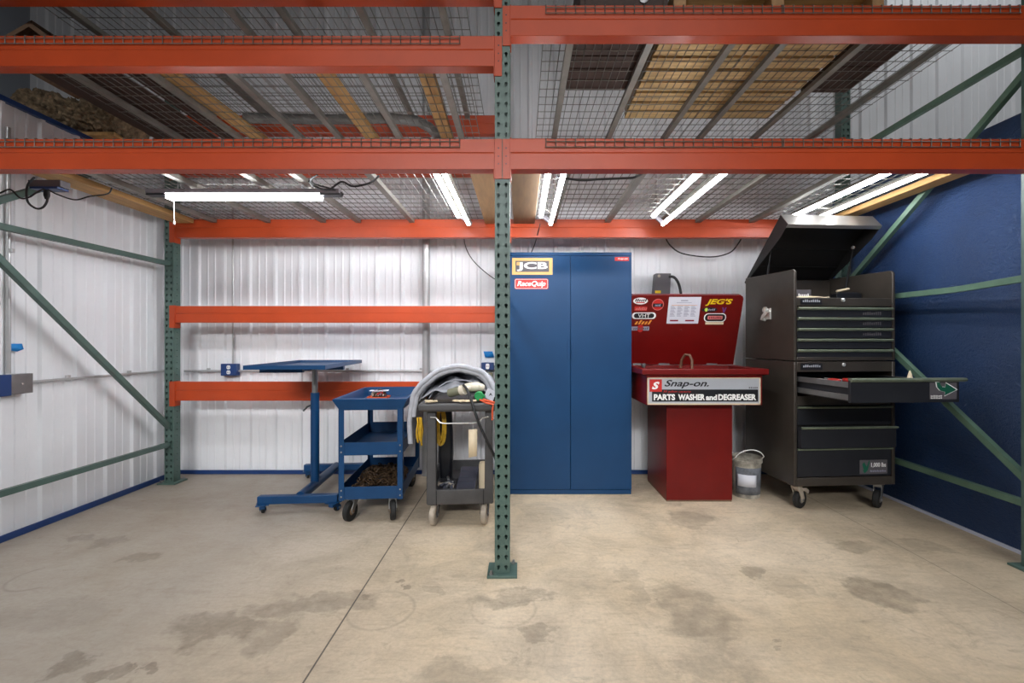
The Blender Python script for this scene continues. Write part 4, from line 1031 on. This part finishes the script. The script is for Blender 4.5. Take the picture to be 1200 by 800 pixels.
# grey quilted blanket: outer arch, inner arch and folds in one cloth
AR = [(-.735, .50), (-.742, .62), (-.735, .735), (-.70, .84), (-.645, .915), (-.56, .975), (-.47, 1.01), (-.385, 1.015), (-.29, .985), (-.215, .92), (-.16, .84), (-.145, .795)]
def arc_at(u, pts):
    f = u * (len(pts) - 1); i = min(int(f), len(pts) - 2); s = f - i
    P = lambda j: Vector((*pts[max(0, min(len(pts) - 1, j))], 0))
    p0, p1, p2, p3 = P(i-1), P(i), P(i+1), P(i+2)
    return .5 * ((2*p1) + (p2-p0)*s + (2*p0-5*p1+4*p2-p3)*s*s + (3*p1-p0-3*p2+p3)*s**3)
BYf = 3.02
def arch(shr, y0, y1, seed, k0=0.0, hem=.012):
    ctr = Vector((-.44, .74, 0))
    def fn(u, v):
        p = arc_at(k0 + (1 - k0) * u, AR); q = ctr + (p - ctr) * shr
        y = y0 + (y1 - y0) * v
        n_ = noise.noise(Vector((u * 7, v * 3, seed))) * .016 + noise.noise(Vector((u * 18, v * 6, seed + 4))) * .006
        fold = .010 * math.sin(u * 26 + seed) * (.3 + v)
        d = (p - ctr).normalized()
        q = q + d * (n_ + fold * .6) * (1 if .12 < u < .95 else .2)
        sag = -.05 * v * v
        return (q.x, y + .02 * math.sin(u * 9 + seed), q.y + sag * math.sin(math.pi * u))
    return fn
mb = MB()
mb.grid(arch(1.0, BYf, BYf + .42, 1.0), 60, 16)
hem = [arch(1.0, BYf, BYf + .42, 1.0)(u / 60, 0) for u in range(61)]
mb.tube(hem, .014, 8)
mb.tube([(p[0] * .93 - .44 * .07 + .0, p[1] + .012, .74 + (p[2] - .74) * .92) for p in hem[8:58]], .016, 8)
mb.grid(arch(.86, BYf + .03, BYf + .4, 2.3, .22), 50, 14)
mb.grid(arch(.66, BYf + .06, BYf + .36, 5.1, .26), 44, 14)
def mound(u, v):
    x = -.66 + .50 * u; y = BYf + .02 + .34 * v
    e = math.sin(math.pi * min(1, max(0, u))) ** .6
    z = .80 + e * (.06 + .11 * v ** .7) + .018 * noise.noise(Vector((x * 14, y * 9, 3))) * e + .02 * math.sin(x * 38 + y * 12) * e
    return (x, y, max(.797, z))
mb.grid(mound, 44, 22)
def backing(u, v):
    p = arc_at(.2 + .78 * u, AR); q = Vector((-.44, .74, 0)) + (p - Vector((-.44, .74, 0))) * .9
    z = .80 + (max(q.y, .80) - .80) * v
    return (q.x, BYf + .37 + .02 * math.sin(u * 20 + v * 4) + .015 * noise.noise(Vector((u * 6, v * 4, 7))), z)
mb.grid(backing, 40, 12)
o = mb.build('moving_blanket', 'blanket', angle=80, solid=.007); tag(o, 'pale grey quilted blanket bunched up over the grey cart', 'blanket')
def gthing(name, lab, cat, mb, m, loc, rz=0.0, **k):
    o = mb.build(name, m, **k); o.location = GM @ Vector(loc); o.rotation_euler = (0, 0, R(4) + rz); return tag(o, lab, cat)
# pipes and small things in front of the blanket
A = at(524, 462, 3.0); B = at(541, 455, 2.95)
o = thing('pipe_fitting', 'off-white pipe fitting with a clamp lying on the grey cart', 'pipe fitting', at(541, 457, 2.96))
MB().tube([(-.085, .05, -.025), (0, 0, .0)], .028, 18).build('pipe', 'olive', o); MB().tube([(-.005, .003, -.002), (.022, -.01, .005)], .034, 18).build('collar', 'pvc', o)
MB().tube([(.02, -.012, .02), (.06, -.01, .012)], .014, 12).build('spigot', 'pvc', o)
o = MB().tube([(-.05, .02, 0), (-.02, .0, .004), (.03, 0, .006), (.06, .02, -.004)], [.026, .03, .03, .022], 16).build('pipe_elbow', 'pvc'); o.location = at(555, 454, 2.98); tag(o, 'cream pipe elbow behind the green cap on the grey cart', 'pipe elbow')
o = thing('bottle_cap', 'bright green ribbed cap on the grey cart by the post', 'cap', at(561.5, 466, 2.92))
MB().lathe([(.001, -.02), (.026, -.02), (.03, -.014), (.03, .014), (.026, .02), (.001, .02)], (0, 0, .012), 18, 'y').build('cap', 'grn_cap', o); MB().box(.02, .04, -.006, .006, .0, .02).build('tab', 'grn_cap', o, bevel=.003)
o = thing('cardboard_tag', 'white card with a dark mark leaning by the centre post', 'card', at(575, 462, 2.97))
MB().box(-.035, .03, -.001, .001, -.035, .03, Matrix.Rotation(R(25), 4, 'Y')).build('card', 'paper', o); MB().prism([(-.012, -.01), (0, .012), (.012, -.01), (.0, -.002)], 'y', -.002, -.001).build('mark', 'sblack', o)
o = MB().tube([at(562, 468, 2.84), at(570, 472, 2.84), at(578, 474, 2.835), at(577, 480, 2.83), at(577, 492, 2.83)], .006, 8).tube([at(566, 468, 2.86), at(574, 470, 2.85), at(581, 472, 2.84)], .007, 8).build('ratchet_strap', 'strap'); tag(o, 'orange strap dangling over the right end of the grey cart', 'strap')
def tangle(lab, loc, L_, n, seed):
    rnd = random.Random(seed); mb = MB()
    for k in range(n):
        a = rnd.uniform(-.6, .6); ph = rnd.uniform(0, 6)
        mb.tube([((q / 9 - .5) * L_ * math.cos(a) + .008 * math.sin(q * 1.7 + ph), .02 + .012 * math.sin(q * 1.1 + ph + k), .006 + .012 * abs(math.sin(q * .8 + ph))) for q in range(10)], .0035, 6)
    o = mb.build('twine', 'tag'); o.location = GM @ Vector(loc); return tag(o, lab, 'strap')
tangle('bunch of tan twine on the front rim of the grey cart', (.03, -.045, .791), .15, 6, 2)
tangle('knot of tan twine at the left front corner of the grey cart', (-.18, -.045, .791), .08, 6, 4)
cord('cable', 'thick black cable hanging from the blanket down past the grey cart', [at(543, 451, 2.94), at(547, 456, 2.88), at(552, 468, 2.82), at(557, 484, 2.80), at(563, 500, 2.80), at(571, 517, 2.80), at(579, 533, 2.81), at(583, 545, 2.82)], .0085, 'cord', 'cable')
o = MB().add([(-.03, 0, .0), (.026, 0, .003), (.024, 0, -.168), (-.028, -.006, -.176)], [(0, 1, 2, 3)]).build('paper_tag', 'tag', solid=.0012); o.location = GM @ Vector((.085, -.035, .625)); tag(o, 'long manila tag hanging on the front of the grey cart', 'tag')
MB().tube([(0, .0, .038), (0, 0, .0)], .0012, 5).build('string', 'white', o)
# coiled yellow cords
def coil(label, loc, n, w, h, r, seed, rz=0.0):
    rnd = random.Random(seed); mb = MB()
    for k in range(n):
        dx, dy = rnd.uniform(-.012, .012), (k - n / 2) * r * 1.7
        hh = h * rnd.uniform(.86, 1.05); ww = w * rnd.uniform(.8, 1.1)
        pts = [(dx + ww / 2 * math.sin(2 * math.pi * q / 20), dy + .004 * math.sin(q), -hh / 2 + hh / 2 * math.cos(2 * math.pi * q / 20)) for q in range(21)]
        mb.tube(pts, r, 6)
    o = mb.build('extension_cord', 'ycord'); o.location = loc; o.rotation_euler = (0, 0, rz); return tag(o, label, 'extension cord')
coil('yellow cord coil hanging inside the grey cart behind its left post', GM @ Vector((-.142, .2, .735)), 9, .055, .25, .0055, 5)
coil('yellow cord coil hanging outside the left side of the grey cart', GM @ Vector((-.272, .10, .68)), 4, .022, .17, .0055, 8, R(80))
gthing('shop_vacuum_bag', 'black bag standing inside the grey cart behind the yellow coil', 'bag', MB().rects([(-.04, .04, -.05, .05, 0), (-.05, .05, -.06, .06, .2), (-.04, .04, -.045, .045, .5), (-.03, .03, -.03, .03, .55)]), 'sblack', (-.125, .42, .168), bevel=.02)
o = thing('socket_case', 'black case of dirty metal tools in the bottom grey tray', 'tool case', GM @ Vector((-.10, .20, .168)), R(4))
MB().box(-.07, .07, -.12, .12, 0, .05).build('case', 'sblack', o, bevel=.004)
rnd = random.Random(9)
for k in range(14):
    T = Matrix.Translation((rnd.uniform(-.055, .055), rnd.uniform(-.1, .1), .056)) @ Matrix.Rotation(rnd.uniform(0, 3), 4, 'Z')
    MB().tube([(-.02, 0, 0), (.02, 0, .004)], .009, 10, T=T).build('tool', ('steel', 'case', 'cream')[k % 3], o)
o = thing('plastic_case', 'grey plastic case tilted in the bottom of the grey cart', 'case', GM @ Vector((.04, .2, .168)), R(0))
T = Matrix.Rotation(R(14), 4, 'X'); T = Matrix.Translation((0, 0, .012)) @ T
MB().box(-.062, .062, -.14, .16, .03, .075, T).build('case', 'case', o, bevel=.005); MB().box(-.058, .058, -.15, -.14, .035, .07, T).build('latch', 'sgrey', o)
for k in range(4): MB().box(-.05, .05, -.12 + k * .07, -.1 + k * .07, .075, .079, T).build('rib', 'case', o)
gthing('cardboard_tube', 'tan tube standing in the right of the bottom grey tray', 'tube', MB().lathe([(.03, 0), (.03, .17), (.024, .19), (.02, .175), (.02, .01)], n=20), 'tag', (.145, .2, .168))

# ------------------------------------------------------------------ light and world
def area(loc, rot, sx, sy, power, col=(1, 1, 1)):
    l = bpy.data.lights.new('ceiling_lamp', 'AREA'); l.shape = 'RECTANGLE'; l.size = sx; l.size_y = sy; l.energy = power; l.color = col
    o = bpy.data.objects.new('ceiling_lamp', l); C.objects.link(o); o.location = loc; o.rotation_euler = rot; return o
lf = area((-.4, -4.7, 4.0), (R(65), 0, 0), 6.0, .5, 46, (.97, .98, 1)); lf.data.spread = R(50)
area((0, -.9, 4.9), (0, 0, 0), 5.0, .8, 60, (1, .99, .97))
area((3.9, 2.8, 4.8), (0, 0, 0), .5, 1.4, 16, (.95, .98, 1))
w = bpy.data.worlds.new('world'); bpy.context.scene.world = w; w.use_nodes = True
w.node_tree.nodes['Background'].inputs[0].default_value = (.8, .87, 1, 1); w.node_tree.nodes['Background'].inputs[1].default_value = .3
vs = bpy.context.scene.view_settings
bpy.context.scene.display_settings.display_device = 'sRGB'
vs.view_transform = 'Standard'; vs.look = 'None'; vs.exposure = 0.22; vs.gamma = 1.0; vs.use_curve_mapping = False
